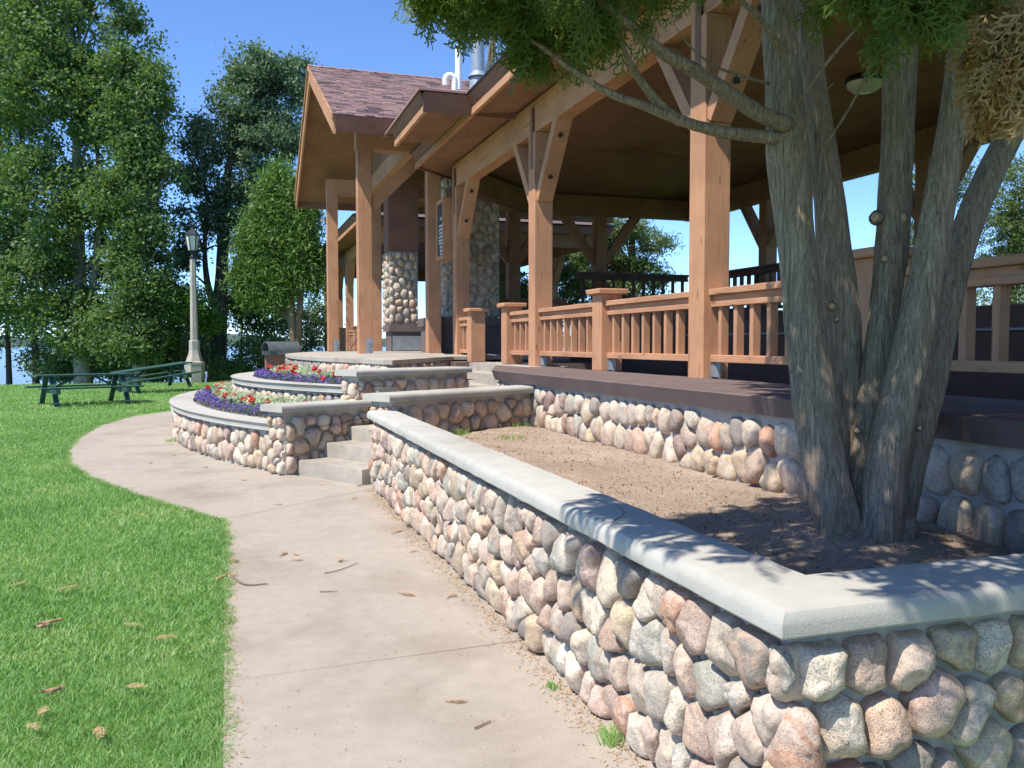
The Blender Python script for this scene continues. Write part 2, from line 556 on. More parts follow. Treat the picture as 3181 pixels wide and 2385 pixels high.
def water_mat():
    m, n, p = new_mat('lake_water')
    v = coords(n, (0.6, 1.6, 1))
    a = noise(n, v, 1.2, 4, 0.6)
    p.inputs['Base Color'].default_value = (0.02, 0.06, 0.14, 1)
    p.inputs['Roughness'].default_value = 0.12
    p.inputs['IOR'].default_value = 1.33
    bump(n, p, a, 0.6, 0.25)
    return m
M['water'] = water_mat()
M['shore'] = plain_mat('far_wooded_shore', (0.05, 0.085, 0.06), 0.95, var=0.35, scale=0.05, bs=0.0)

def shingle_mat():
    m, n, p = new_mat('brown_shingles')
    at_ = n.nodes.new('ShaderNodeAttribute')
    at_.attribute_name = 'tone'
    v = coords(n)
    f = noise(n, v, 60, 4, 0.7)
    col = ramp(n, at_.outputs['Fac'], [(0.0, (0.13, 0.09, 0.095)), (0.3, (0.27, 0.165, 0.155)), (0.7, (0.32, 0.20, 0.18)), (1.0, (0.36, 0.24, 0.21))])
    t = ramp(n, f, [(0.3, (0.75, 0.75, 0.75)), (0.7, (1.2, 1.2, 1.2))])
    n.links.new(mixc(n, 1.0, col, t, 'MULTIPLY'), p.inputs['Base Color'])
    p.inputs['Roughness'].default_value = 0.9
    bump(n, p, f, 0.5, 0.006)
    return m
M['shingle'] = shingle_mat()

# ------------------------------------------------------------------ field-stone facing
def clip_poly(poly, a, b, c):
    """keep a*x+b*y<=c"""
    out = []
    n = len(poly)
    for i in range(n):
        p, q = poly[i], poly[(i + 1) % n]
        dp, dq = a * p[0] + b * p[1] - c, a * q[0] + b * q[1] - c
        if dp <= 0: out.append(p)
        if dp * dq < 0:
            t = dp / (dp - dq)
            out.append((p[0] + t * (q[0] - p[0]), p[1] + t * (q[1] - p[1])))
    return out

def stone_cells(L, H, size, seed, aspect=1.12):
    rr = random.Random(seed)
    nrow = max(1, round(H / (size * aspect)))
    rh = H / nrow
    pts = []
    for r in range(nrow):
        s = -size * rr.random()
        while s < L + size:
            wd = size * rr.uniform(0.55, 1.25)
            z = (r + 0.5) * rh + rr.uniform(-0.42, 0.42) * rh
            pts.append([s + wd / 2, min(max(z, 0.2 * rh), H - 0.25 * rh), (size * rr.uniform(-0.10, 0.34)) * size * 0.9])
            s += wd
    for it in range(2):
        cells = []
        for i, (x, y, wt) in enumerate(pts):
            poly = [(max(0, x - 3 * size), 0), (min(L, x + 3 * size), 0), (min(L, x + 3 * size), H), (max(0, x - 3 * size), H)]
            if x + 3 * size < 0 or x - 3 * size > L:
                cells.append(None)
                continue
            for j, (x2, y2, w2) in enumerate(pts):
                if i == j or abs(x2 - x) > 3 * size: continue
                dx, dy = x2 - x, y2 - y
                c = (x2 * x2 + y2 * y2 - x * x - y * y + wt - w2) / 2
                poly = clip_poly(poly, dx, dy, c)
                if len(poly) < 3: break
            cells.append(poly if len(poly) >= 3 else None)
        if it == 0:
            for i, c in enumerate(cells):
                if c:
                    cx = sum(p[0] for p in c) / len(c)
                    cy = sum(p[1] for p in c) / len(c)
                    pts[i][0] = pts[i][0] * 0.55 + cx * 0.45
                    pts[i][1] = pts[i][1] * 0.55 + cy * 0.45
    return [c for c in cells if c]

def stones_on(parent, L, H, mapf, size, seed, seg=14, depth=0.075, gap=0.009, limit=300, z0=0.0, keep=None, aspect=1.15):
    rr = random.Random(seed * 31 + 5)
    cells = stone_cells(L, H, size, seed, aspect)
    rest = MB()
    cnt = 0
    for poly in cells:
        cx = sum(p[0] for p in poly) / len(poly)
        cy = sum(p[1] for p in poly) / len(poly)
        if keep and not keep(cx, cy + z0): continue
        area = abs(sum(poly[i][0] * poly[(i + 1) % len(poly)][1] - poly[(i + 1) % len(poly)][0] * poly[i][1] for i in range(len(poly)))) / 2
        if area < size * size * 0.12: continue
        rad = []
        for k in range(seg):
            th = 2 * math.pi * k / seg
            dx, dy = math.cos(th), math.sin(th)
            best = 9
            for i in range(len(poly)):
                x1, y1 = poly[i][0] - cx, poly[i][1] - cy
                x2, y2 = poly[(i + 1) % len(poly)][0] - cx, poly[(i + 1) % len(poly)][1] - cy
                den = dx * (y2 - y1) - dy * (x2 - x1)
                if abs(den) < 1e-9: continue
                t = (x1 * (y2 - y1) - y1 * (x2 - x1)) / den
                u = (x1 * dy - y1 * dx) / den
                if t > 0 and -1e-6 <= u <= 1 + 1e-6: best = min(best, t)
            rad.append(max(0.015, best - gap))
        for it in range(2 if seg > 10 else 1):
            rad = [min(rad[k], 0.25 * rad[k - 1] + 0.5 * rad[k] + 0.25 * rad[(k + 1) % seg] + 0.004) for k in range(seg)]
        sz = math.sqrt(area)
        D = min(depth * rr.uniform(0.7, 1.25), sz * 0.62)
        rings = [(1.0, -0.45), (1.0, 0.05), (0.985, 0.30), (0.95, 0.54), (0.88, 0.74), (0.75, 0.88), (0.53, 0.96), (0.27, 0.99)] if seg > 18 else [(1.0, -0.45), (1.0, 0.05), (0.975, 0.34), (0.90, 0.62), (0.75, 0.83), (0.48, 0.96)] if seg > 10 else [(1.0, -0.3), (0.98, 0.25), (0.82, 0.72), (0.48, 0.96)]
        tiltx, tilty = rr.uniform(-0.35, 0.35), rr.uniform(-0.35, 0.35)
        off = Vector((rr.random() * 50, rr.random() * 50, rr.random() * 50))
        L3 = []
        for ro, h in rings:
            for k in range(seg):
                th = 2 * math.pi * k / seg
                L3.append(Vector((rad[k] * ro * math.cos(th), rad[k] * ro * math.sin(th), h * D)))
        L3.append(Vector((0, 0, D)))
        planes = []
        for q in range(rr.choice((0, 1, 1, 2, 3, 4))):
            a = rr.random() * 6.283
            pn = Vector((math.cos(a) * rr.uniform(0.3, 0.9), math.sin(a) * rr.uniform(0.3, 0.9), 1)).normalized()
            planes.append((pn, max(D * 0.62, (sz * 0.42 * math.hypot(pn.x, pn.y) + D * pn.z) * rr.uniform(0.66, 0.86))))
        for i, p in enumerate(L3):
            nz = mnoise.noise(p * (2.1 / sz) + off)
            nz2 = mnoise.noise(p * (5.0 / sz) + off) + (0.6 * mnoise.noise(p * (11 / sz) + off) if seg > 18 else 0)
            hh = max(0, p.z / D)
            p.z += hh * (D * (0.20 * nz + 0.10 * nz2) + (tiltx * p.x + tilty * p.y) * 0.45)
            f = 1 + 0.05 * nz2 * (1 - 0.5 * hh)
            p.x *= f
            p.y *= f
            for pn, dd in planes:
                e = p.dot(pn) - dd
                if e > 0 and p.z > 0: p -= pn * e * 0.92
        V = [mapf(cx + p.x, z0 + cy + p.y, p.z) for p in L3]
        F = []
        nr = len(rings)
        for i in range(nr - 1):
            for k in range(seg):
                k2 = (k + 1) % seg
                F.append((i * seg + k, i * seg + k2, (i + 1) * seg + k2, (i + 1) * seg + k))
        for k in range(seg):
            F.append(((nr - 1) * seg + k, (nr - 1) * seg + (k + 1) % seg, nr * seg))
        if cnt < limit:
            me = bpy.data.meshes.new('stone')
            me.from_pydata(V, [], F)
            me.polygons.foreach_set('use_smooth', [True] * len(F))
            link('stone', me, M['stone'], parent)
            cnt += 1
        else:
            rest.add(V, F)
    if rest.v:
        tag(rest.build('stones', M['stone'], parent, True), kind='stuff')

def planar(origin, direction, normal):
    o, d, nn = Vector(origin), Vector(direction).normalized(), Vector(normal).normalized()
    flip = d.cross(Vector((0, 0, 1))).dot(nn)
    def f(s, z, dd):
        return tuple(o + d * s + Vector((0, 0, z)) + nn * dd)
    return f

def polyline_map(path, side):
    """arc-length map on a 2D polyline; side=+1 puts the outside left of travel, -1 right"""
    P = [Vector((p[0], p[1])) for p in path]
    seg = [(P[i + 1] - P[i]).length for i in range(len(P) - 1)]
    cum = [0]
    for s in seg: cum.append(cum[-1] + s)
    tang = []
    for i in range(len(P)):
        a, b = P[max(i - 1, 0)], P[min(i + 1, len(P) - 1)]
        tang.append((b - a).normalized())
    def f(s, z, dd):
        s = min(max(s, 0), cum[-1] - 1e-6)
        i = 0
        while cum[i + 1] < s: i += 1
        t = (s - cum[i]) / seg[i]
        p = P[i].lerp(P[i + 1], t)
        tg = tang[i].lerp(tang[i + 1], t).normalized()
        nn = Vector((-tg.y, tg.x)) * side
        q = p + nn * dd
        return (q.x, q.y, z)
    return f, cum[-1]

def subdiv_path(path, step, clear=0.0):
    if clear and len(path) < 6:
        # keep the sub-division away from mitred corners
        q = [tuple(path[0])]
        for i in range(len(path) - 1):
            a, b = Vector(path[i]), Vector(path[i + 1])
            L = (b - a).length
            k = max(2, int(L / step))
            for j in range(1, k):
                d = L * j / k
                if (i > 0 and d < clear) or (i < len(path) - 2 and L - d < clear): continue
                q.append(tuple(a.lerp(b, j / k)))
            q.append(tuple(path[i + 1]))
        return q
    out = []
    for i in range(len(path) - 1):
        a, b = Vector(path[i]), Vector(path[i + 1])
        k = max(1, int((b - a).length / step))
        for j in range(k): out.append(tuple(a.lerp(b, j / k)))
    out.append(tuple(path[-1]))
    return out

def roughen(o, amp, sc, zonly=False):
    for v in o.data.vertices:
        p = Vector(v.co)
        n1 = mnoise.noise_vector(p * sc) * amp + mnoise.noise_vector(p * sc * 4.3) * amp * 0.4
        if zonly: n1.x = n1.y = 0
        v.co = p + n1
    return o

# ------------------------------------------------------------------ ground, lake, far shore
def ground():
    xs = np.concatenate([np.linspace(-140, -16, 14), np.linspace(-12, 16, 40), np.linspace(20, 160, 16)])
    ys = np.concatenate([np.linspace(-60, 0, 10), np.linspace(2, 36, 40), np.linspace(37, 48, 24), np.linspace(52, 80, 6)])
    V = []
    for y in ys:
        for x in xs:
            z = -0.025
            e = 37.5 + 1.2 * math.sin(x * 0.21) + 0.012 * max(0, x) ** 1.5
            if y > e: z -= 2.9 * (1 - math.exp(-((y - e) / 4.0) ** 1.4))
            if y > 20: z += 0.05 * mnoise.noise(Vector((x * 0.3, y * 0.3, 0)))
            V.append((x, y, z))
    nx = len(xs)
    F = [(j * nx + i, j * nx + i + 1, (j + 1) * nx + i + 1, (j + 1) * nx + i) for j in range(len(ys) - 1) for i in range(nx - 1)]
    o = link('lawn', np_mesh('lawn', V, F, True), M['lawn'])
    tag(o, kind='structure')
    lk = MB().add([(-2500, 30, -2.3), (2500, 30, -2.3), (2500, 3200, -2.3), (-2500, 3200, -2.3)], [(0, 1, 2, 3)]).build('lake', M['water'])
    tag(lk, kind='structure')
    V, F = [], []
    n = 260
    for i in range(n + 1):
        x = -2200 + 4400 * i / n
        y = 1500 + 160 * math.sin(i * 0.11) + 60 * math.sin(i * 0.37)
        h = 13 + 6 * math.sin(i * 0.21) + 4 * rnd.random()
        V += [(x, y, -3), (x, y + 6, h * 0.75), (x, y + 40, h), (x, y + 300, h * 1.3)]
    for i in range(n):
        for j in range(3):
            a = i * 4 + j
            F.append((a, a + 4, a + 5, a + 1))
    o = link('far_shore', np_mesh('far_shore', V, F, False), M['shore'])
    tag(o, kind='structure')
ground()

# ------------------------------------------------------------------ concrete path
PATH_EDGE = [(-0.05, -4.0), (-0.05, 3.0), (-0.05, 7.2), (-0.08, 7.9), (-0.42, 8.55), (-0.91, 9.49), (-1.59, 11.0), (-2.02, 12.37), (-2.28, 13.8),
             (-2.42, 15.6), (-2.40, 18.0), (-2.05, 20.0), (-1.28, 21.4), (-0.2, 22.6), (1.2, 24.2)]
def arc(c, r, a0, a1, n):
    return [(c[0] + r * math.cos(R(a0 + (a1 - a0) * i / n)), c[1] + r * math.sin(R(a0 + (a1 - a0) * i / n))) for i in range(n + 1)]
def path():
    root = empty('path', (0, 0, 0))
    tag(root, kind='structure')
    def slab(poly):
        b = MB().prism(poly, -0.12, 0.0)
        o = b.build('slab', M['path'], root)
        return bevel(o, 0.006, 1)
    g = 0.0035
    slab([(-0.05, -4), (1.6, -4), (1.6, 1.0 - g), (-0.05, 1.0 - g)])
    slab([(-0.05, 1.0 + g), (1.6, 1.0 + g), (1.6, 4.2 - g), (-0.05, 4.10 - g)])
    slab([(-0.05, 4.10 + g), (1.6, 4.2 + g), (1.6, 9.31 - g), (-0.06, 7.97 - g)])
    jx = [(-1.0, 9.66), (0.75, 10.36)]
    slab([(-0.06, 7.97 + g), (1.6, 9.31 + g), (1.7, 9.9), (0.9, 10.5), (0.75, 10.36 - g), (-1.0, 9.66 - g), (-0.91, 9.49), (-0.42, 8.55)])
    inner = arc((10.23, 16.12), 11.05, 212, 140, 26)
    poly = [(-1.0, 9.66 + g), (0.75, 10.36 + g)] + inner[1:] + PATH_EDGE[::-1][0:1] + [p for p in PATH_EDGE[::-1][1:9]]
    slab(poly)
    d = MB().prism([(0.0, -4), (1.5, -4), (1.5, 9.4), (0.6, 10.4), (-0.5, 12.8), (-0.75, 16), (-1.2, 20), (-2.2, 17), (-2.1, 14), (-0.9, 9.6), (-0.1, 8.1)], -0.1, -0.012)
    o = d.build('joint_bed', M['dirt'], root)
path()

# ------------------------------------------------------------------ retaining walls
CAPP = lambda w0, w1, zb, zt, ch: [(w0 + 0.004, zb), (w0, zb + 0.006), (w0, zt - ch * 1.25), (w0 + ch * 0.14, zt - ch * 0.72), (w0 + ch * 0.48, zt - ch * 0.26), (w0 + ch * 1.1, zt), (w1 - ch * 0.5, zt), (w1, zt - ch * 0.5), (w1, zb)]

def coping(parent, path_, w0, w1, zb, zt, ch=0.022, step=0.12, mat='cap', amp=0.0022):
    """path runs so that the outer edge is at offset w0 and the inner at w1, left of travel positive"""
    b = MB().sweep(CAPP(w0, w1, zb, zt, ch), subdiv_path(path_, step, 0.27))
    o = b.build('coping', M[mat], parent)
    roughen(o, amp, 9.0)
    return shade_angle(o, 30)

def planter():
    root = empty('planter_wall', (1.48, 2.01, 0), 'long fieldstone planter wall with pale coping beside the concrete path, turning a corner at the near end', 'wall')
    core = MB()
    core.sweep([(0.0, -0.15), (0.0, 0.757), (0.19, 0.757), (0.19, -0.15)], [(6.6, 2.01), (1.48, 2.01), (1.48, 9.22)][::-1])
    o = core.build('mortar_core', M['mortar'], root)
    coping(root, [(1.48, 9.26), (1.48, 2.01), (6.6, 2.01)], -0.085, 0.225, 0.755, 0.835, 0.034, 0.05, amp=0.0035)
    stones_on(root, 7.225, 0.72, planar((1.48, 9.2, 0), (0, -1, 0), (-1, 0, 0)), 0.148, 3, 24, 0.074, gap=0.0065, limit=290, aspect=1.32)
    stones_on(root, 2.6, 0.72, planar((1.425, 2.01, 0), (1, 0, 0), (0, -1, 0)), 0.160, 12, 26, 0.08, gap=0.012, limit=95, aspect=1.25)
    # end face towards the steps
    stones_on(root, 0.2, 0.72, planar((1.67, 9.22, 0), (-1, 0, 0), (0, 1, 0)), 0.15, 14, 14, 0.06)
planter()

U = Vector((0.859, 0.512, 0))
VV = Vector((0.512, -0.859, 0))
E0 = Vector((0.75, 10.43, 0))
def sw(s, wv, z=0): 
    p = E0 + U * s + VV * wv
    return (p.x, p.y, z)

def cheek(s0, s1, w0, w1, h, label, seed, size=0.19, ends=True, visible=1):
    root = empty('cheek_wall', sw(s0, w1), label, 'wall', 'stone cheek walls of the entrance steps')
    MB().prism([sw(s0, w0)[:2], sw(s1, w0)[:2], sw(s1, w1)[:2], sw(s0, w1)[:2]], -0.1, h - 0.004).build('mortar_core', M['mortar'], root)
    p0, p1 = sw(s0 - 0.09, (w0 + w1) / 2), sw(s1 + 0.03, (w0 + w1) / 2)
    hw = abs(w1 - w0) / 2 + 0.075
    coping(root, [p0[:2], p1[:2]], -hw, hw, h - 0.002, h + 0.078, 0.03, 0.15)
    stones_on(root, s1 - s0, h - 0.05, planar(sw(s0, w1), U, VV), size, seed, 14, 0.075)
    if ends:
        stones_on(root, abs(w1 - w0), h - 0.05, planar(sw(s0, w0), VV, -U), 0.17, seed + 1, 14, 0.08)
    return root
cheek(-0.13, 1.1, -0.36, -0.06, 0.755, 'low stone cheek wall left of the bottom steps, ending the lower flower terrace', 21)
cheek(1.0, 3.0, -0.40, -0.10, 1.145, 'upper stone cheek wall left of the steps, ending the upper flower terrace', 23)
cheek(0.16, 2.62, 1.20, 1.50, 0.93, 'stone cheek wall right of the steps, running back from the planter wall end to the pavilion base', 25)

def terraces():
    c1, r1 = (10.23, 16.12), 11.12
    a0 = math.degrees(math.atan2(10.35 - c1[1], 0.52 - c1[0])) % 360
    p1 = arc(c1, r1, a0, 142, 46)
    root = empty('terrace_wall', (p1[0][0], p1[0][1], 0), 'lower curved fieldstone terrace wall with pale coping holding the front flower bed', 'wall')
    MB().sweep([(0, -0.1), (0, 0.515), (-0.2, 0.515), (-0.2, -0.1)], p1).build('mortar_core', M['mortar'], root)
    coping(root, p1, 0.085, -0.26, 0.513, 0.597, 0.024, 0.3)
    f, L = polyline_map(p1, 1)
    stones_on(root, min(L, 10.5), 0.485, f, 0.185, 31, 12, 0.07, limit=220)
    c2, r2 = (7.33, 15.82), 7.22
    a0 = math.degrees(math.atan2(10.95 - c2[1], 1.72 - c2[0])) % 360
    p2 = arc(c2, r2, a0, 125, 40)
    root = empty('terrace_wall', (p2[0][0], p2[0][1], 0), 'upper curved fieldstone terrace wall with pale coping behind the front flower bed', 'wall')
    MB().sweep([(0, 0.2), (0, 0.905), (-0.2, 0.905), (-0.2, 0.2)], p2).build('mortar_core', M['mortar'], root)
    coping(root, p2, 0.08, -0.26, 0.903, 0.99, 0.024, 0.3)
    f, L = polyline_map(p2, 1)
    stones_on(root, min(L, 10), 0.42, f, 0.185, 33, 12, 0.07, z0=0.46, limit=160)
    # porch platform on the third wall
    pp = [(4.35, 17.2), (2.42, 13.35), (2.30, 13.45), (2.02, 14.9), (1.66, 16.6), (1.42, 18.6), (1.36, 20.5), (1.45, 23), (1.9, 26), (2.7, 29)]
    root = empty('terrace_wall', (2.4, 13.4, 0), 'topmost rounded fieldstone terrace wall carrying the porch platform', 'wall')
    MB().sweep([(0, 0.5), (0, 1.228), (-0.3, 1.228), (-0.3, 0.5)], pp).build('mortar_core', M['mortar'], root)
    f, L = polyline_map(pp, 1)
    stones_on(root, L * 0.86, 0.44, f, 0.2, 35, 12, 0.075, z0=0.78, limit=140)
    plat = MB()
    cen = Vector((4.4, 21.5))
    outer = []
    for p in subdiv_path([(q[0], q[1]) for q in pp], 0.5):
        q = Vector(p)
        d = (q - cen).normalized()
        outer.append(q + d * 0.09)
    outer.append(Vector((7.0, 29)))
    outer.append(Vector((7.0, 17.3)))
    n = len(outer)
    vs = [(q.x, q.y, 1.232) for q in outer] + [(q.x, q.y, 1.30) for q in outer]
    inn = [cen + (q - cen) * 0.94 for q in outer]
    vs += [(q.x, q.y, 1.318) for q in inn] + [(cen.x, cen.y, 1.37)]
    fs = []
    for i in range(n):
        j = (i + 1) % n
        fs += [(i, j, n + j, n + i), (n + i, n + j, 2 * n + j, 2 * n + i), (2 * n + i, 2 * n + j, 3 * n)]
    fs.append(tuple(range(n))[::-1])
    plat.add(vs, fs)
    o = plat.build('porch_platform', M['step'], None)
    tag(o, kind='structure')
    shade_angle(o, 30)
    # beds
    def bed(name, pa, z, nx):
        b = MB()
        n = len(pa)
        vs = [(p[0], p[1], z) for p in pa] + [(p[0] + 1.5, p[1] + 0.8, z + 0.12) for p in pa]
        b.add(vs, [(i, i + 1, n + i + 1, n + i) for i in range(n - 1)])
        tag(b.build(name, M['soil'], None), kind='structure')
    bed('flower_bed_soil', arc(c1, r1 - 0.15, 211, 150, 30), 0.53, 1)
    bed('flower_bed_soil', arc(c2, r2 - 0.15, 220, 140, 30), 0.92, 1)
    return (c1, r1), (c2, r2)
T1, T2 = terraces()

def steps():
    root = empty('entrance_steps', sw(0, 0), 'three pale concrete steps between the stone cheek walls', 'steps')
    for i in range(3):
        s0 = 0.385 * i
        s1 = 0.385 * (i + 1) + 0.03 if i < 2 else 1.3
        b = MB().prism([sw(s0, -0.035)[:2], sw(s1, -0.035)[:2], sw(s1, 1.19)[:2], sw(s0, 1.19)[:2]], -0.05 if i == 0 else 0.02, 0.175 * (i + 1))
        o = b.build('step', M['step'], root)
        bevel(o, 0.012, 2)
    land = [sw(1.31, -0.09)[:2], sw(1.31, 1.19)[:2], (3.74, 11.4), (4.25, 13.3), (4.25, 16.5), (2.5, 13.3), (2.9, 11.9)]
    o = MB().prism(land, 0.1, 0.522).build('landing', M['step'], root)
    root2 = empty('entrance_steps', (4.3, 14, 0.5), 'upper flight of concrete steps rising to the gap between the railing newels', 'steps')
    for i, (x, z) in enumerate(((3.35, 0.70), (3.72, 0.875), (4.09, 1.05), (4.45, 1.195))):
        MB().box(x, 5.1 + 0.01 * i, 12.6 + 0.02 * i, 16.55 - 0.01 * i, 0.4, z).build('step', M['step'], root2)
steps()

# ------------------------------------------------------------------ planter soil
def soil():
    nx, ny = 40, 90
    V = []
    for j in range(ny + 1):
        y = 2.1 + 9.4 * j / ny
        for i in range(nx + 1):
            x = 1.6 + 2.3 * i / nx
            z = 0.50 + 0.05 * mnoise.noise(Vector((x * 1.1, y * 1.1, 0.3))) + 0.018 * mnoise.noise(Vector((x * 5, y * 5, 3))) + 0.008 * mnoise.noise(Vector((x * 17, y * 17, 5)))
            d = math.hypot(x - 3.1, y - 3.6)
            z += 0.10 * math.exp(-(d / 0.7) ** 2)
            V.append((x, y, z))
    F = [(j * (nx + 1) + i, j * (nx + 1) + i + 1, (j + 1) * (nx + 1) + i + 1, (j + 1) * (nx + 1) + i) for j in range(ny) for i in range(nx)]
    tag(link('planter_soil', np_mesh('planter_soil', V, F, True), M['soil']), kind='structure')
    V = [(3.6, -3, 0.47), (9, -3, 0.47), (9, 3.4, 0.47), (3.6, 3.4, 0.47), (1.6, 2.1, 0.46), (9, 2.1, 0.46)]
soil()

# ------------------------------------------------------------------ pavilion
PX = 4.636          # outer face of the posts
PC = PX + 0.152     # post centre line
ZB = 4.92           # underside of the eave beam
XF = 3.90           # fascia
def post(parent, x, y, z0, z1, wd=0.305, name='post', mat='wood_z'):
    o = MB().box(x - wd / 2, x + wd / 2, y - wd / 2, y + wd / 2, z0, z1).build(name, M[mat], parent)
    return bevel(o, 0.008, 1)

def brace(parent, p0, p1, wd=0.25, ht=0.15, mat='wood_z'):
    up = (1, 0, 0)
    o = MB().beam(p0, p1, ht, wd, up).build('brace', M[mat], parent)
    # bolt heads
    a, b = Vector(p0), Vector(p1)
    for t in (0.2, 0.72):
        c = a.lerp(b, t)
        q = MB().tube([c + Vector((0, -0.10, 0.0)) + Vector((-0.0, 0, 0)), c + Vector((0, -0.14, 0))], 0.03, 8)
    return o

def railing(parent, y0, y1, xs, z=1.2, along='y', zt=2.117, base=1.365, step=0.27, x0=None, mat=None):
    """rail between two uprights; xs is the x of the outer face of the handrail"""
    root = empty('railing', (xs, y0, z))
    root.parent = parent
    q = parent
    off = Vector((0, 0, 0))
    while q is not None:
        off += q.location
        q = q.parent
    root.location = Vector((xs, y0, z)) - off
    def bx(a0, a1, b0, b1, z0, z1, nm, mt):
        b = MB()
        if along == 'y': b.box(a0, a1, b0, b1, z0, z1)
        else: b.box(b0, b1, a0, a1, z0, z1)
        o = b.build(nm, mt, root)
        return o
    mh = M['wood_y'] if along == 'y' else M['wood_x']
    mv = M['wood_z']
    if mat: mh = mv = mat
    bevel(bx(xs, xs + 0.19, y0, y1, zt - 0.065, zt, 'handrail', mh), 0.006, 1)
    bx(xs + 0.055, xs + 0.135, y0, y1, zt - 0.128, zt - 0.067, 'apron', mh)
    bevel(bx(xs + 0.028, xs + 0.16, y0, y1, zt - 0.185, zt - 0.13, 'top_rail', mh), 0.005, 1)
    bevel(bx(xs + 0.028, xs + 0.16, y0, y1, base, base + 0.075, 'bottom_rail', mh), 0.005, 1)
    L = y1 - y0
    n = max(1, round(L / step))
    for i in range(n):
        yc = y0 + L * (i + 0.5) / n
        bx(xs + 0.055, xs + 0.137, yc - 0.03, yc + 0.03, base + 0.073, zt - 0.183, 'baluster', mv)
    return root

def newel(parent, y, x=PX, z0=1.2, zt=2.28):
    o = MB().box(x, x + 0.3, y - 0.15, y + 0.15, z0, zt - 0.07).build('newel', M['wood_z'], parent)
    bevel(o, 0.006, 1)
    c = MB().box(x - 0.065, x + 0.365, y - 0.215, y + 0.215, zt - 0.072, zt).build('newel_cap', M['wood_y'], o)
    c.location = (0, 0, 0)
    bevel(c, 0.012, 1)
    return o

def bolt(parent, x, y, z, nrm=(0, -1, 0)):
    c = Vector((x, y, z))
    MB().tube([c, c + Vector(nrm) * 0.035], 0.035, 8).build('bolt', M['black'], parent)

def fascia_roof(root, y0, y1, far=12.2, cut=True):
    """eave, soffit, ceiling and roof of a pavilion 7.3 m wide"""
    XE = far + 0.75
    xm = (PX + far) / 2 + 0.0
    sl = 0.09
    zs = 5.40           # soffit height at the fascia
    zr = zs + (xm - XF) * sl
    zk = zs + (xm - XF) * 0.36
    yr0, yr1 = y0 + 4.4, y1 - 4.4
    ya, yb = y0 - 0.1, y1
    yc = yb - 3.15 if cut else yb           # the near eave stops short; the corner is cut off
    xc = XF + 3.1 if cut else XF
    def plane(b, dz, e, flip, zr=zr):
        q = [(XF - e, ya - e, zs + dz), (XF - e, yc + e * 0.4, zs + dz), (xc - e * 0.4, yb + e, zs + dz), (XE + e, yb + e, zs + dz), (XE + e, ya - e, zs + dz), (xm, yr1, zr + dz), (xm, yr0, zr + dz)]
        fs = [(0, 1, 5, 6), (2, 3, 5), (3, 4, 6, 5), (4, 0, 6)]
        if cut: fs.append((1, 2, 5))
        b.add(q, [f[::-1] for f in fs] if flip else fs)
    b = MB()
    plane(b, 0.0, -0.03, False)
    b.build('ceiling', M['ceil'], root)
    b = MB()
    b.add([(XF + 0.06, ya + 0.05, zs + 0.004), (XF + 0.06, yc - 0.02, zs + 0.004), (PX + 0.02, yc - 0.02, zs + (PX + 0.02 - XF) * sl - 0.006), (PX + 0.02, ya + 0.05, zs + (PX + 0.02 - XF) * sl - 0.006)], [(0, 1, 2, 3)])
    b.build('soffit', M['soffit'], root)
    b = MB()
    plane(b, 0.29, 0.1, True, zk)
    b.build('roof', M['shingle'], root)
    # eave edge, fascia leaning back, lit lower board
    for x, sg, ye in ((XF, 1, yc), (XE, -1, yb)):
        MB().extrude([(x - 0.13 * sg, ya - 0.1, zs + 0.27), (x - 0.13 * sg, ya - 0.1, zs + 0.295), (x + 0.2 * sg, ya - 0.1, zs + 0.36), (x + 0.2 * sg, ya - 0.1, zs + 0.27)], (0, ye - ya + 0.15, 0)).build('shingle_edge', M['black'], root)
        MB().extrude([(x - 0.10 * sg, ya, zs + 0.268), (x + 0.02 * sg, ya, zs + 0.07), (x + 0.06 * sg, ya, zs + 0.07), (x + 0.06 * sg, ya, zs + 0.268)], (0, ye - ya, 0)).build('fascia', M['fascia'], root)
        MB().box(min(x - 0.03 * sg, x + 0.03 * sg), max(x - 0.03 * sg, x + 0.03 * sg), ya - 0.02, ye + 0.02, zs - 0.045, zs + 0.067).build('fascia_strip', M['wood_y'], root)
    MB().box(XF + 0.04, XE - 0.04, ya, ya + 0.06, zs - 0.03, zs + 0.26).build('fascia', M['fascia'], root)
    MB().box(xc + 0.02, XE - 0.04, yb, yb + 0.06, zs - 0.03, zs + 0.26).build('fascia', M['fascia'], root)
    if cut:
        MB().beam((XF + 0.04, yc + 0.03, zs + 0.115), (xc + 0.03, yb + 0.04, zs + 0.115), 0.06, 0.29).build('fascia', M['fascia'], root)
    return zs, zr

def strap(parent, y):
    MB().box(PX - 0.006, PX + 0.001, y - 0.055, y + 0.055, 4.35, 5.32).build('strap_plate', M['fascia'], parent)

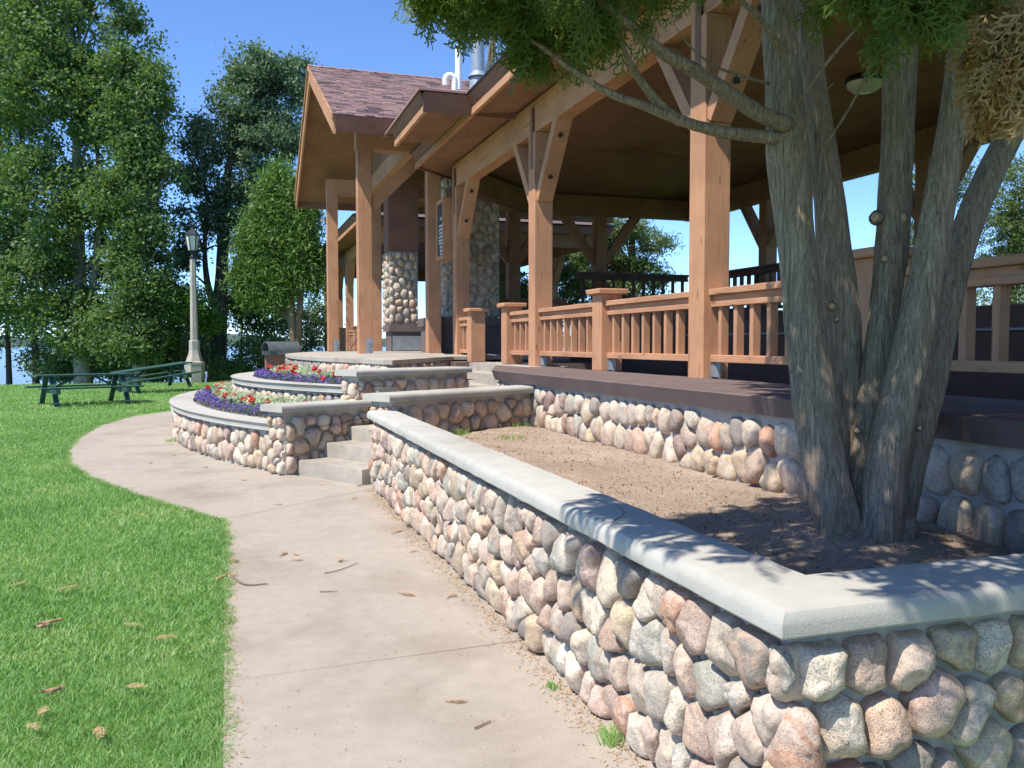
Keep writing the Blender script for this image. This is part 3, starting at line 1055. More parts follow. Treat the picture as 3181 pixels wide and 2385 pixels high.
def pavilion(name, y0, y1, posts, rails, newels, label, far_posts, near=True):
    root = empty(name, (PC, y0, 0), label, 'pavilion')
    FX = 11.9
    zs, zr = fascia_roof(root, y0 - 0.35, y1 + 0.75, FX + 0.152)
    # beams
    yn = y1 - 2.55
    MB().box(PX + 0.03, PX + 0.275, y0 - 0.25, yn, ZB, 5.42).build('eave_beam', M['wood_y'], root)
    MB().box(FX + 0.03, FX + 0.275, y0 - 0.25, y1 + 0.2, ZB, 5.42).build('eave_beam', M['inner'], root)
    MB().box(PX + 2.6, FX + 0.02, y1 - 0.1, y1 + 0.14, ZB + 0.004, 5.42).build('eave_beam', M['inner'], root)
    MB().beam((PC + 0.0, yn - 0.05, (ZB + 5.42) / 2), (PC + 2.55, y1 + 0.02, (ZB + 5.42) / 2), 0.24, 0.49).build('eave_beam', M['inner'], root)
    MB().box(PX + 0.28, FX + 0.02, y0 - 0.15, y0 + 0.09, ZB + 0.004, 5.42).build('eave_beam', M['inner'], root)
    for y in posts:
        post(root, PC, y, 1.15, ZB - 0.002)
        strap(root, y) if near else None
        for sg in (1, -1):
            if y + sg * 1.1 > y1 + 0.2 or y + sg * 1.1 < y0 - 0.3: continue
            o = brace(root, (PC, y + sg * 0.15, 3.86), (PC, y + sg * 1.02, 5.0))
            if near and sg == -1:
                for t in (0.30, 0.78):
                    bolt(o, PC - 0.02, y - 0.15 - 0.87 * t - 0.075, 3.86 + 1.14 * t - 0.06)
    for y in far_posts:
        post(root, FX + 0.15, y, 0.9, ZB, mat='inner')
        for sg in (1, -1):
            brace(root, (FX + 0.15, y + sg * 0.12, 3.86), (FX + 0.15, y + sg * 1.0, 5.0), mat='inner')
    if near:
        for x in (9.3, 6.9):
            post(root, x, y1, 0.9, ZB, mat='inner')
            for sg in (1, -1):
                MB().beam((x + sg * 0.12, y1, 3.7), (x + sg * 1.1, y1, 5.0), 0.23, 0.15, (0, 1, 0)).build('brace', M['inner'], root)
    for a, b in rails:
        railing(root, a, b, PX + 0.052)
    for y in newels:
        newel(root, y)
    MB().box(PX - 0.45, PX + 0.36, 16.2, 17.3, 0.55, 1.2).build('plinth', M['brown_conc'], root) if near else None
    # floor
    zf = 0.94 if near else 1.19
    MB().box(PX + 0.072 if near else PX - 0.1, FX + 0.4, y0, y1 + 0.4, 0.7, zf).build('floor', M['darkfloor'], root)
    if near: MB().box(PX + 0.5, PX + 2.2, 14.75, 16.7, 0.945, 1.185).build('threshold', M['darkfloor'], root)
    return root

PAV = pavilion('pavilion', -5.0, 20.9, [18.08, 13.09, 7.95, -2.35],
               [(-2.2, 5.27), (5.57, 7.79), (8.11, 10.35), (10.65, 12.93), (13.25, 14.42), (17.05, 17.92)],
               [5.42, 10.5, 14.57, 16.9],
               'open timber pavilion with reddish brown posts, railings and deep eaves on a stone base', [17.4, 12.55, 7.6, 2.5])

# steel post brackets
def brackets():
    for y in (7.95, 10.5, 13.09):
        b = MB()
        yy = y - 0.155
        b.box(PX + 0.10, PX + 0.108, yy - 0.15, yy, 1.2, 1.212)
        b.add([(PX + 0.10, yy, 1.2), (PX + 0.10, yy - 0.16, 1.2), (PX + 0.10, yy, 1.42), (PX + 0.112, yy, 1.2), (PX + 0.112, yy - 0.16, 1.2), (PX + 0.112, yy, 1.42)],
              [(0, 1, 2), (3, 5, 4), (0, 3, 4, 1), (1, 4, 5, 2), (2, 5, 3, 0)])
        b.box(PX + 0.09, PX + 0.2, yy - 0.012, yy - 0.002, 1.2, 1.42)
        b.build('post_bracket', M['steel'], PAV)
brackets()

def foundation():
    root = empty('foundation_wall', (3.72, 11.9, 0), 'fieldstone base of the pavilion behind the planter soil with a sloping brown concrete ledge', 'wall')
    pth = [(4.72, 14.75), (3.74, 11.95), (3.74, -4)]
    MB().sweep([(0, 0.1), (0, 1.045), (0.4, 1.045), (0.4, 0.1)], pth).build('mortar_core', M['mortar'], root)
    prof = [(-0.07, 1.036), (-0.118, 1.168), (-0.105, 1.178), (0.945, 1.20), (0.945, 0.96), (0.3, 0.96), (0.3, 1.04)]
    b = MB().sweep(prof, subdiv_path([(4.62, 14.62), (3.74, 11.95), (3.74, -4)], 0.25, 0.5))
    o = b.build('ledge', M['brown_conc'], root)
    roughen(o, 0.003, 6)
    shade_angle(o, 30)
    stones_on(root, 9.6, 0.54, planar((3.74, 11.93, 0), (0, -1, 0), (-1, 0, 0)), 0.2, 41, 14, 0.075, gap=0.012, z0=0.46, limit=280)
    stones_on(root, 2.8, 0.54, planar((4.66, 14.58, 0), (-0.328, -0.945, 0), (-0.945, 0.328, 0)), 0.18, 43, 10, 0.07, z0=0.46)
foundation()

def interior():
    # raised stage in the far part of the pavilion with its own railing
    st = empty('stage', (9.5, 14.5, 1.2), 'dark raised stage with its own railing at the back of the pavilion', 'stage')
    MB().box(8.4, 11.85, 14.4, 20.7, 0.92, 2.22).build('stage_front', M['darkwood'], st)
    MB().box(8.2, 11.6, 6.6, 14.38, 0.92, 1.98).build('stage_apron', M['darkwood'], st)
    railing(st, 8.6, 11.8, 20.6, along='x', zt=3.42, base=2.36, step=0.30, mat=M['darkwood'])
    railing(st, 12.9, 20.4, 11.75, zt=3.38, base=2.36, step=0.30, mat=M['darkwood'])
    MB().box(11.62, 11.9, 12.8, 14.39, 0.92, 2.2).build('side_wall', M['darkwood'], st)
    MB().tube([(8.16, 14.3, 1.72), (8.16, 6.8, 1.72)], 0.02, 6).build('conduit', M['steel'], st)
    # far railings of the pavilion
    for a, b in ((7.75, 12.4), (2.6, 7.45), (-4.5, 2.3)):
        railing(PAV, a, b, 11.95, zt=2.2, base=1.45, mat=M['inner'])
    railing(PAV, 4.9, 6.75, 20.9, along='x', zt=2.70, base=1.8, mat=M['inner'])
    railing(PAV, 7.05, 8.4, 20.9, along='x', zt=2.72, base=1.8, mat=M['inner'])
    # ceiling lamp
    lt = empty('ceiling_light', (6.35, 7.5, 6.0), 'round flush ceiling light with a milky lens under the pavilion roof', 'ceiling light')
    c = at(1868, 175, 13.6)
    z = 5.40 + (12.8 - c.x) * 0.09
    lt.location = (c.x, c.y, z)
    MB().lathe([(0.27, 0.02), (0.31, -0.05), (0.27, -0.08)], (c.x, c.y, z), 24).build('rim', M['black'], lt)
    shade_angle(MB().lathe([(0.28, -0.07), (0.265, -0.14), (0.18, -0.20), (0.06, -0.23)], (c.x, c.y, z), 24).build('lens', M['lens'], lt), 60)
interior()

# chimneys
def chimney(name, label, x0, x1, y0, y1, zb, zt, px0, px1, py0, py1, pz0, pz1, seed, top=None):
    root = empty(name, (x0, y0, pz0), label, 'chimney', None)
    MB().box(x0, x1, y0, y1, zb, zt).build('mortar_core', M['mortar'], root)
    stones_on(root, x1 - x0, zt - zb, planar((x0, y0, 0), (1, 0, 0), (0, -1, 0)), 0.22, seed, 10, 0.08, z0=zb, limit=140)
    stones_on(root, y1 - y0, zt - zb, planar((x0, y1, 0), (0, -1, 0), (-1, 0, 0)), 0.22, seed + 1, 10, 0.10, z0=zb, limit=90)
    MB().box(px0, px1, py0, py1, pz1 - 0.2, pz1).build('plinth_ledge', M['brown_conc'], root)
    MB().box(px0 + 0.07, px1 - 0.07, py0 + 0.07, py1 - 0.07, pz0, pz1 - 0.2).build('plinth', M['brown_conc'], root)
    if top:
        MB().box(x0 - 0.02, x1 + 0.02, y0 - 0.02, y1 + 0.02, zt, top).build('timber_casing', M['fascia'], root)
    return root
ch = chimney('stone_chimney', 'tall fieldstone chimney breast on a brown plinth behind the first pavilion post', 5.0, 6.25, 20.0, 20.8, 2.2, 5.55, 4.42, 6.35, 19.55, 20.9, 0.92, 2.18, 51)
ch2 = chimney('stone_chimney', 'pale fieldstone fireplace chimney with a timber casing inside the gabled porch', 4.2, 5.0, 23.6, 24.3, 2.1, 4.1, 4.15, 5.2, 23.4, 24.4, 1.36, 2.1, 53, top=6.0)
MB().box(4.25, 5.2, 23.3, 23.38, 1.38, 1.78).build('fireplace_hood', M['steel'], ch2)

# ------------------------------------------------------------------ gabled porch
def porch():
    root = empty('gabled_porch', (2.9, 19.3, 1.35), 'gabled timber entrance porch with brown shingle roof and tall square posts on the round platform', 'porch')
    P = {'q1': (2.88, 19.32), 'q0': (2.86, 25.35), 'qr': (4.46, 19.36), 'q2': (4.10, 25.3)}
    zp = 1.33
    ps = {}
    for k, (x, y) in P.items():
        ps[k] = post(root, x, y, zp, 5.85)
    zb0, zb1 = 5.85, 6.28
    MB().box(2.70, 8.0, 19.17, 19.47, zb0, zb1).build('beam', M['wood_x'], root)
    MB().box(2.70, 8.0, 25.2, 25.5, zb0, zb1).build('beam', M['wood_x'], root)
    MB().box(3.86, 4.06, 19.48, 25.19, zb0 + 0.01, zb1 - 0.01).build('beam', M['wood_y'], root)
    MB().beam((2.95, 19.32, 4.55), (4.35, 19.32, 5.95), 0.26, 0.16, (0, 1, 0)).build('brace', M['wood_x'], root)
    yc, yR, yL, ze, zk = 22.1, 17.05, 27.0, 5.84, 8.27
    xf, xb = 2.0, 12.5
    th = 0.16
    k = (zk - ze) / (yc - yR)
    for ya, nm in ((yR, 0), (yL, 1)):
        # deck: soffit boards under, sheathing above
        b = MB()
        b.add([(xf + 0.02, ya, ze), (xb, ya, ze), (xb, yc, zk), (xf + 0.02, yc, zk), (xf + 0.02, ya, ze + th), (xb, ya, ze + th), (xb, yc, zk + th), (xf + 0.02, yc, zk + th)],
              [(0, 3, 2, 1), (4, 5, 6, 7), (0, 1, 5, 4), (3, 0, 4, 7), (1, 2, 6, 5)])
        b.build('soffit', M['soffit'], root)
        # rake boards on the gable face
        sg = 1 if ya < yc else -1
        b = MB().extrude([(xf - 0.035, ya, ze - 0.22), (xf - 0.035, yc, zk - 0.22), (xf - 0.035, yc, zk + th), (xf - 0.035, ya, ze + th)], (0.05, 0, 0))
        b.build('rake_board', M['wood_y'], root)
        b = MB().extrude([(xf - 0.075, ya - 0.05 * sg, ze + th - 0.10), (xf - 0.075, yc, zk + th - 0.08), (xf - 0.075, yc, zk + th + 0.01), (xf - 0.075, ya - 0.05 * sg, ze + th)], (0.039, 0, 0))
        b.build('rake_trim', M['wood_y'], root)
        # eave fascia, cut square to the slope
        dy = -0.11 * sg
        b = MB().extrude([(xf, ya + dy, ze + th - 0.04), (xf, ya + 0.03 * sg, ze - 0.17), (xf, ya + 0.07 * sg, ze - 0.15), (xf, ya + 0.06 * sg, ze + th)], (xb - xf, 0, 0))
        b.build('fascia', M['fascia'], root)
        # shingles in courses, each tab its own tone
        V, F, T = [], [], []
        Ls = math.hypot(yc - ya, zk - ze)
        cy, cz = (yc - ya) / Ls, (zk - ze) / Ls
        nrm = Vector((0, -cz * sg, abs(cy)))
        exp = 0.145
        nc = int(Ls / exp) + 1
        for c in range(nc):
            d0, d1 = c * exp - 0.05, min((c + 1) * exp + 0.03, Ls)
            x = xf - 0.06 - rnd.random() * 0.3
            while x < (7.5 if nm == 0 else 5.0):
                wd = rnd.choice((0.17, 0.22, 0.30, 0.30, 0.38))
                xa, xz = max(x, xf - 0.06), x + wd - 0.006
                if xz > xf:
                    lift = 0.030 + rnd.choice((0.0, 0.0, 0.012))
                    pts = []
                    for xx, dd, hh in ((xa, d0, lift), (xz, d0, lift), (xz, d1, 0.006), (xa, d1, 0.006), (xa, d0, 0.004), (xz, d0, 0.004)):
                        pp = Vector((xx, ya + cy * dd, ze + th + cz * dd)) + nrm * hh
                        pts.append(tuple(pp))
                    bI = len(V)
                    V += pts
                    F += [(bI, bI + 1, bI + 2, bI + 3), (bI, bI + 4, bI + 5, bI + 1)]
                    t = rnd.choice((0.05, 0.3, 0.5, 0.6, 0.7, 0.85, 1.0)) if rnd.random() > 0.1 else 0.0
                    T += [t] * 6
                x += wd
        me = np_mesh('shingles', V, F)
        a = me.attributes.new('tone', 'FLOAT', 'POINT')
        a.data.foreach_set('value', np.array(T, np.float32))
        tag(link('shingles', me, M['shingle'], root), kind='stuff')
    # ridge caps
    x = xf - 0.07
    V, F, T = [], [], []
    while x < 7.5:
        bI = len(V)
        for xx, hh in ((x, 0.05), (x + 0.3, 0.028)):
            for dy, dz in ((-0.16, -0.16 * k), (0, 0), (0.16, -0.16 * k)):
                V.append((xx, yc + dy, zk + th + hh + dz))
        F += [(bI, bI + 3, bI + 4, bI + 1), (bI + 1, bI + 4, bI + 5, bI + 2)]
        T += [rnd.choice((0.3, 0.5, 0.7))] * 6
        x += 0.27
    me = np_mesh('ridge_cap', V, F)
    a = me.attributes.new('tone', 'FLOAT', 'POINT')
    a.data.foreach_set('value', np.array(T, np.float32))
    link('ridge_cap', me, M['shingle'], root)
    # gable infill wall above the beam, set back at the post line
    MB().extrude([(3.9, 19.0, zb1 - 0.2), (3.9, 25.4, zb1 - 0.2), (3.9, 25.4, zb1 + 0.3), (3.9, yc, zk - 0.04), (3.9, 19.0, zb1 + 0.35)], (0.08, 0, 0)).build('gable_wall', M['soffit'], root)
    # steel plates at the feet
    for kx in ('q1', 'q0'):
        x, y = P[kx]
        pl = MB().box(x + 0.0, x + 0.15, y - 0.166, y - 0.154, zp - 0.02, zp + 0.36).build('post_plate', M['steel'], ps[kx])
        for z in (0.13, 0.27):
            MB().tube([(x + 0.075, y - 0.166, zp + z), (x + 0.075, y - 0.195, zp + z)], 0.03, 8).build('bolt', M['steel'], ps[kx])
    # stair handrail glimpsed behind
    MB().tube([(3.3, 24.8, 1.45), (3.5, 22.6, 2.15)], 0.028, 6).build('sloping_rail', M['fascia'], root)
    return root
porch()

def link_roof():
    """low eave block between the porch and the pavilion roof"""
    root = empty('link_roof', (3.1, 14.0, 5.4), 'short lower roof block between the gabled porch and the pavilion eave', 'roof')
    x0, y0, y1, zb = 3.1, 13.98, 16.6, 5.42
    x1 = 6.0
    MB().add([(x0 + 0.06, y0 + 0.06, zb + 0.02), (x1, y0 + 0.06, zb + 0.2), (x1, y1, zb + 0.2), (x0 + 0.06, y1, zb + 0.02)], [(0, 1, 2, 3)]).build('soffit', M['soffit'], root)
    MB().extrude([(x0 - 0.10, y0, zb + 0.24), (x0 + 0.02, y0, zb + 0.05), (x0 + 0.05, y0, zb + 0.05), (x0 + 0.05, y0, zb + 0.24)], (0, y1 - y0, 0)).build('fascia', M['fascia'], root)
    MB().box(x0 - 0.03, x0 + 0.03, y0 + 0.02, y1, zb - 0.07, zb + 0.04).build('fascia_strip', M['wood_y'], root)
    MB().extrude([(x0 - 0.03, y0 - 0.10, zb + 0.24), (x0 - 0.03, y0 + 0.01, zb - 0.06), (x0 - 0.03, y0 + 0.05, zb - 0.06), (x0 - 0.03, y0 + 0.05, zb + 0.24)], (2.2, 0, 0)).build('fascia', M['fascia'], root)
    b = MB()
    b.add([(x0 - 0.14, y0 - 0.14, zb + 0.245), (x0 + 2.4, y0 - 0.14, zb + 0.245), (x0 + 3.2, y0 + 3.4, zb + 1.35), (x0 - 0.14, y1 + 0.7, zb + 0.245),
           (x0 - 0.14, y0 - 0.14, zb + 0.28), (x0 + 2.4, y0 - 0.14, zb + 0.28), (x0 + 3.2, y0 + 3.4, zb + 1.40), (x0 - 0.14, y1 + 0.7, zb + 0.28)],
          [(0, 1, 2), (0, 2, 3), (4, 6, 5), (4, 7, 6), (0, 4, 5, 1), (0, 3, 7, 4)])
    me = b.mesh('roof')
    a = me.attributes.new('tone', 'FLOAT', 'POINT')
    a.data.foreach_set('value', np.full(len(me.vertices), 0.45, np.float32))
    link('roof', me, M['shingle'], root)
link_roof()

def far_wing():
    r = pavilion('pavilion', 28.2, 45.5, [44.9, 39.9, 36.3, 31.5],
                 [(28.6, 31.3), (31.7, 33.9), (34.2, 36.1), (36.5, 38.2), (38.5, 39.7), (40.1, 44.7)], [34.05, 38.35],
                 'second timber pavilion wing glimpsed beyond the gabled porch', [44.9, 38, 31.5], near=False)
    MB().box(3.7, 4.6, 28, 45, 0, 1.19).build('foundation', M['brown_conc'], r)
far_wing()

def roof_vents():
    p1 = at(990, 185, 20.2)
    x, y, zb = p1.x, p1.y, p1.z
    o = MB().tube([(x, y, zb - 0.1), (x, y, zb + 0.92)], 0.075, 16)
    o = o.build('vent_pipe', M['white'], None)
    tag(o, 'straight white plastic vent pipe standing on the porch roof', 'vent pipe')
    shade_angle(o, 40)
    pts = []
    q = at(962, 178, 20.1)
    cx, cz = (q.x + x - 0.1) / 2, zb + 0.17
    d = (Vector((x - 0.10, y - 0.02, 0)) - Vector((q.x, q.y, 0)))
    d.z = 0
    a0 = Vector((q.x, q.y, 0))
    L = d.length
    rad = L / 2
    for i in range(13):
        th = math.pi * (1 - i / 12)
        pts.append(a0 + d * (0.5 + 0.5 * math.cos(th)) + Vector((0, 0, zb + 0.12 + rad * 0.9 * math.sin(th))))
    pts = [pts[0] - Vector((0, 0, 0.14))] + pts + [pts[-1] - Vector((0, 0, 0.3))]
    o = MB().tube(pts, 0.07, 14).build('vent_pipe', M['white'], None)
    tag(o, 'white gooseneck vent pipe bent downwards beside the straight white pipe', 'vent pipe')
    shade_angle(o, 40)
    f = at(1032, 190, 20.0)
    root = empty('flue', (f.x, f.y, f.z), 'grey metal flue with a flared storm collar on the porch roof', 'flue')
    shade_angle(MB().lathe([(0.15, -0.25), (0.15, 1.75)], f, 20).build('pipe', M['flue'], root), 40)
    shade_angle(MB().lathe([(0.152, 0.36), (0.235, 0.24), (0.225, 0.225), (0.152, 0.27)], f, 20).build('storm_collar', M['flue'], root), 30)
    shade_angle(MB().lathe([(0.23, -0.2), (0.175, 0.22), (0.153, 0.24)], f, 20).build('boot', M['flue'], root), 30)
roof_vents()

def notice():
    x1, y0, y1, z0, z1 = 4.50, 18.32, 19.02, 3.42, 4.74
    root = empty('notice_board', (x1, (y0 + y1) / 2, z0), 'dark plaque of white lettering in a timber frame hung beside the first pavilion post', 'sign')
    MB().box(x1 - 0.0, x1 + 0.16, y0, y1, z0, z1).build('backing', M['wood_z'], root)
    fr = MB()
    t = 0.09
    fr.box(x1 - 0.05, x1 - 0.001, y0, y1, z0, z0 + t).box(x1 - 0.05, x1 - 0.001, y0, y1, z1 - t, z1)
    fr.box(x1 - 0.05, x1 - 0.001, y0, y0 + t, z0 + t, z1 - t).box(x1 - 0.05, x1 - 0.001, y1 - t, y1, z0 + t, z1 - t)
    fr.build('frame', M['wood_z'], root)
    MB().box(x1 - 0.02, x1 - 0.0005, y0 + t, y1 - t, z0 + t, z1 - t).build('panel', M['board'], root)
    l = MB()
    rr = random.Random(4)
    for zc, h, n in [(4.33, .075, 2), (4.17, .05, 5), (4.09, .05, 6), (4.01, .05, 5), (3.93, .05, 6), (3.85, .05, 6), (3.78, .05, 5), (3.70, .05, 3), (3.62, .06, 3), (3.55, .05, 2)]:
        wd = 0.07
        yc = (y0 + y1) / 2
        for i in range(n):
            a = yc + (i - n / 2) * wd
            for j in range(2):
                l.box(x1 - 0.026, x1 - 0.0195, a + j * 0.03, a + j * 0.03 + rr.uniform(0.012, 0.022), zc - h / 2, zc + h / 2 * rr.uniform(0.6, 1))
    tag(l.build('lettering', M['letter'], root), kind='stuff')
notice()

# ------------------------------------------------------------------ lamp, tables, grill
def lamp():
    b = at(421, 824, 35.0)
    c = Vector((b.x, b.y, 0.0))
    root = empty('street_lamp', c, 'tall concrete lamp post with a black six sided lantern on the lawn by the lake', 'street lamp')
    MB().lathe([(0.40, -0.1), (0.40, 0.72), (0.42, 0.74), (0.42, 0.82), (0.34, 0.86)], c, 6, R(10)).build('base', M['step'], root)
    MB().lathe([(0.34, 0.86), (0.24, 1.15), (0.21, 1.30), (0.21, 1.68), (0.18, 1.72)], c, 6, R(10)).build('pedestal', M['step'], root)
    MB().lathe([(0.155, 1.70), (0.115, 5.0)], c, 6, R(10)).build('shaft', M['step'], root)
    MB().lathe([(0.12, 5.0), (0.12, 5.1), (0.075, 5.15), (0.075, 5.28), (0.17, 5.34)], c, 12).build('collar', M['black'], root)
    lan = MB().lathe([(0.30, 5.93), (0.30, 5.97), (0.15, 6.16), (0.10, 6.17), (0.05, 6.23), (0.02, 6.32)], c, 6).build('lantern_roof', M['black'], root)
    for i in range(6):
        a0, a1 = R(60 * i), R(60 * (i + 1))
        r0, r1 = 0.165, 0.27
        q = [(c.x + r * math.cos(a), c.y + r * math.sin(a), c.z + z) for a, r, z in ((a0, r0, 5.345), (a1, r0, 5.345), (a1, r1, 5.93), (a0, r1, 5.93))]
        n = Vector((math.cos((a0 + a1) / 2), math.sin((a0 + a1) / 2), 0)) * -0.01
        MB().extrude(q, n).build('pane', M['lens'], root)
        MB().beam((c.x + 0.172 * math.cos(a0), c.y + 0.172 * math.sin(a0), c.z + 5.33), (c.x + 0.282 * math.cos(a0), c.y + 0.282 * math.sin(a0), c.z + 5.94), 0.03, 0.03).build('glazing_bar', M['black'], root)
lamp()

def picnic():
    def make():
        root = empty('picnic_table', (0, 0, 0))
        L = 2.45
        for i in range(5):
            y = -0.31 + 0.155 * i
            MB().box(-L / 2, L / 2, y - 0.071, y + 0.071, 0.735, 0.775).build('tabletop_plank', M['green'], root)
        for sg in (1, -1):
            for j in (0, 1):
                y = sg * (0.62 + 0.15 * j)
                MB().box(-L / 2, L / 2, y - 0.068, y + 0.068, 0.43, 0.468).build('bench_plank', M['green'], root)
        for x in (-0.85, 0.85):
            for sg in (1, -1):
                MB().beam((x, sg * 0.72, 0.0), (x, sg * 0.24, 0.735), 0.045, 0.12, (1, 0, 0)).build('leg', M['green'], root)
            MB().box(x + 0.024, x + 0.066, -0.78, 0.78, 0.30, 0.428).build('bench_support', M['green'], root)
            MB().box(x + 0.024, x + 0.066, -0.36, 0.36, 0.62, 0.733).build('top_support', M['green'], root)
            sgn = 1 if x > 0 else -1
            MB().beam((x - 0.06 * sgn, 0, 0.40), (x - 0.62 * sgn, 0, 0.72), 0.045, 0.09, (0, 1, 0)).build('diagonal_brace', M['green'], root)
        for x in (-0.85, 0.85):
            pass
        return root
    def clone(o):
        c = o.copy(); COL.objects.link(c)
        for ch_ in o.children:
            q = ch_.copy(); COL.objects.link(q); q.parent = c
        return c
    t = make()
    t2 = clone(t)
    tag(t, 'dark green picnic table on the lawn, the nearer one standing level', 'picnic table', 'green picnic tables on the lawn')
    tag(t2, 'dark green picnic table tipped at a slant beside the lamp post', 'picnic table', 'green picnic tables on the lawn')
    t.location = (-3.6, 24.7, 0.0)
    t.rotation_euler = (0, 0, R(24))
    t2.location = (-2.35, 30.6, 0.04)
    t2.rotation_euler = (R(0), R(-7), R(30))
picnic()

def grill():
    p = at(597, 776, 27.0)
    root = empty('barrel_grill', (p.x, p.y, 0), 'grey half barrel grill hood beyond the rounded terraces', 'grill')
    b = MB()
    n = 14
    ax = Vector((0.97, 0.22, 0))
    sd_ = Vector((-0.22, 0.97, 0))
    V, F = [], []
    for r in (0.36, 0.33):
        for e in (-0.35, 0.65):
            for i in range(n + 1):
                th = math.pi * i / n
                q = Vector((p.x, p.y, 1.33)) + ax * e + sd_ * (-math.cos(th) * r) * 1.25 + Vector((0, 0, math.sin(th) * r * 0.85))
                V.append(tuple(q))
    m = n + 1
    for i in range(n):
        F += [(i, i + 1, m + i + 1, m + i), (2 * m + i, 3 * m + i, 3 * m + i + 1, 2 * m + i + 1), (i, 2 * m + i, 2 * m + i + 1, i + 1), (m + i, m + i + 1, 3 * m + i + 1, 3 * m + i)]
    b.add(V, F)
    shade_angle(b.build('hood', M['drum'], root), 40)
    MB().box(p.x - 0.42, p.x + 0.62, p.y - 0.45, p.y + 0.5, 1.22, 1.329).build('tray', M['drum'], root)
    MB().box(p.x - 0.34, p.x + 0.55, p.y - 0.36, p.y + 0.42, 0.0, 1.219).build('brick_base', M['redbrick'], root)
grill()

# ------------------------------------------------------------------ flowers
def quads_from(P, size, nrm_up=0.3, asp=0.6, r=None):
    """random leaf quads at points P (N,3); size (N,)"""
    r = r or rng
    N = len(P)
    a = r.normal(size=(N, 3))
    a /= np.linalg.norm(a, axis=1, keepdims=True)
    b = r.normal(size=(N, 3))
    b[:, 2] += nrm_up
    b -= (b * a).sum(1, keepdims=True) * a
    b /= np.linalg.norm(b, axis=1, keepdims=True) + 1e-9
    s = np.asarray(size).reshape(-1, 1)
    h = a * s
    k = np.cross(a, b) * s * asp
    V = np.stack([P - h * 0.5, P + k * 0.5, P + h * 0.5, P - k * 0.5], 1).reshape(-1, 3)
    F = np.arange(N * 4).reshape(N, 4)
    return V, F

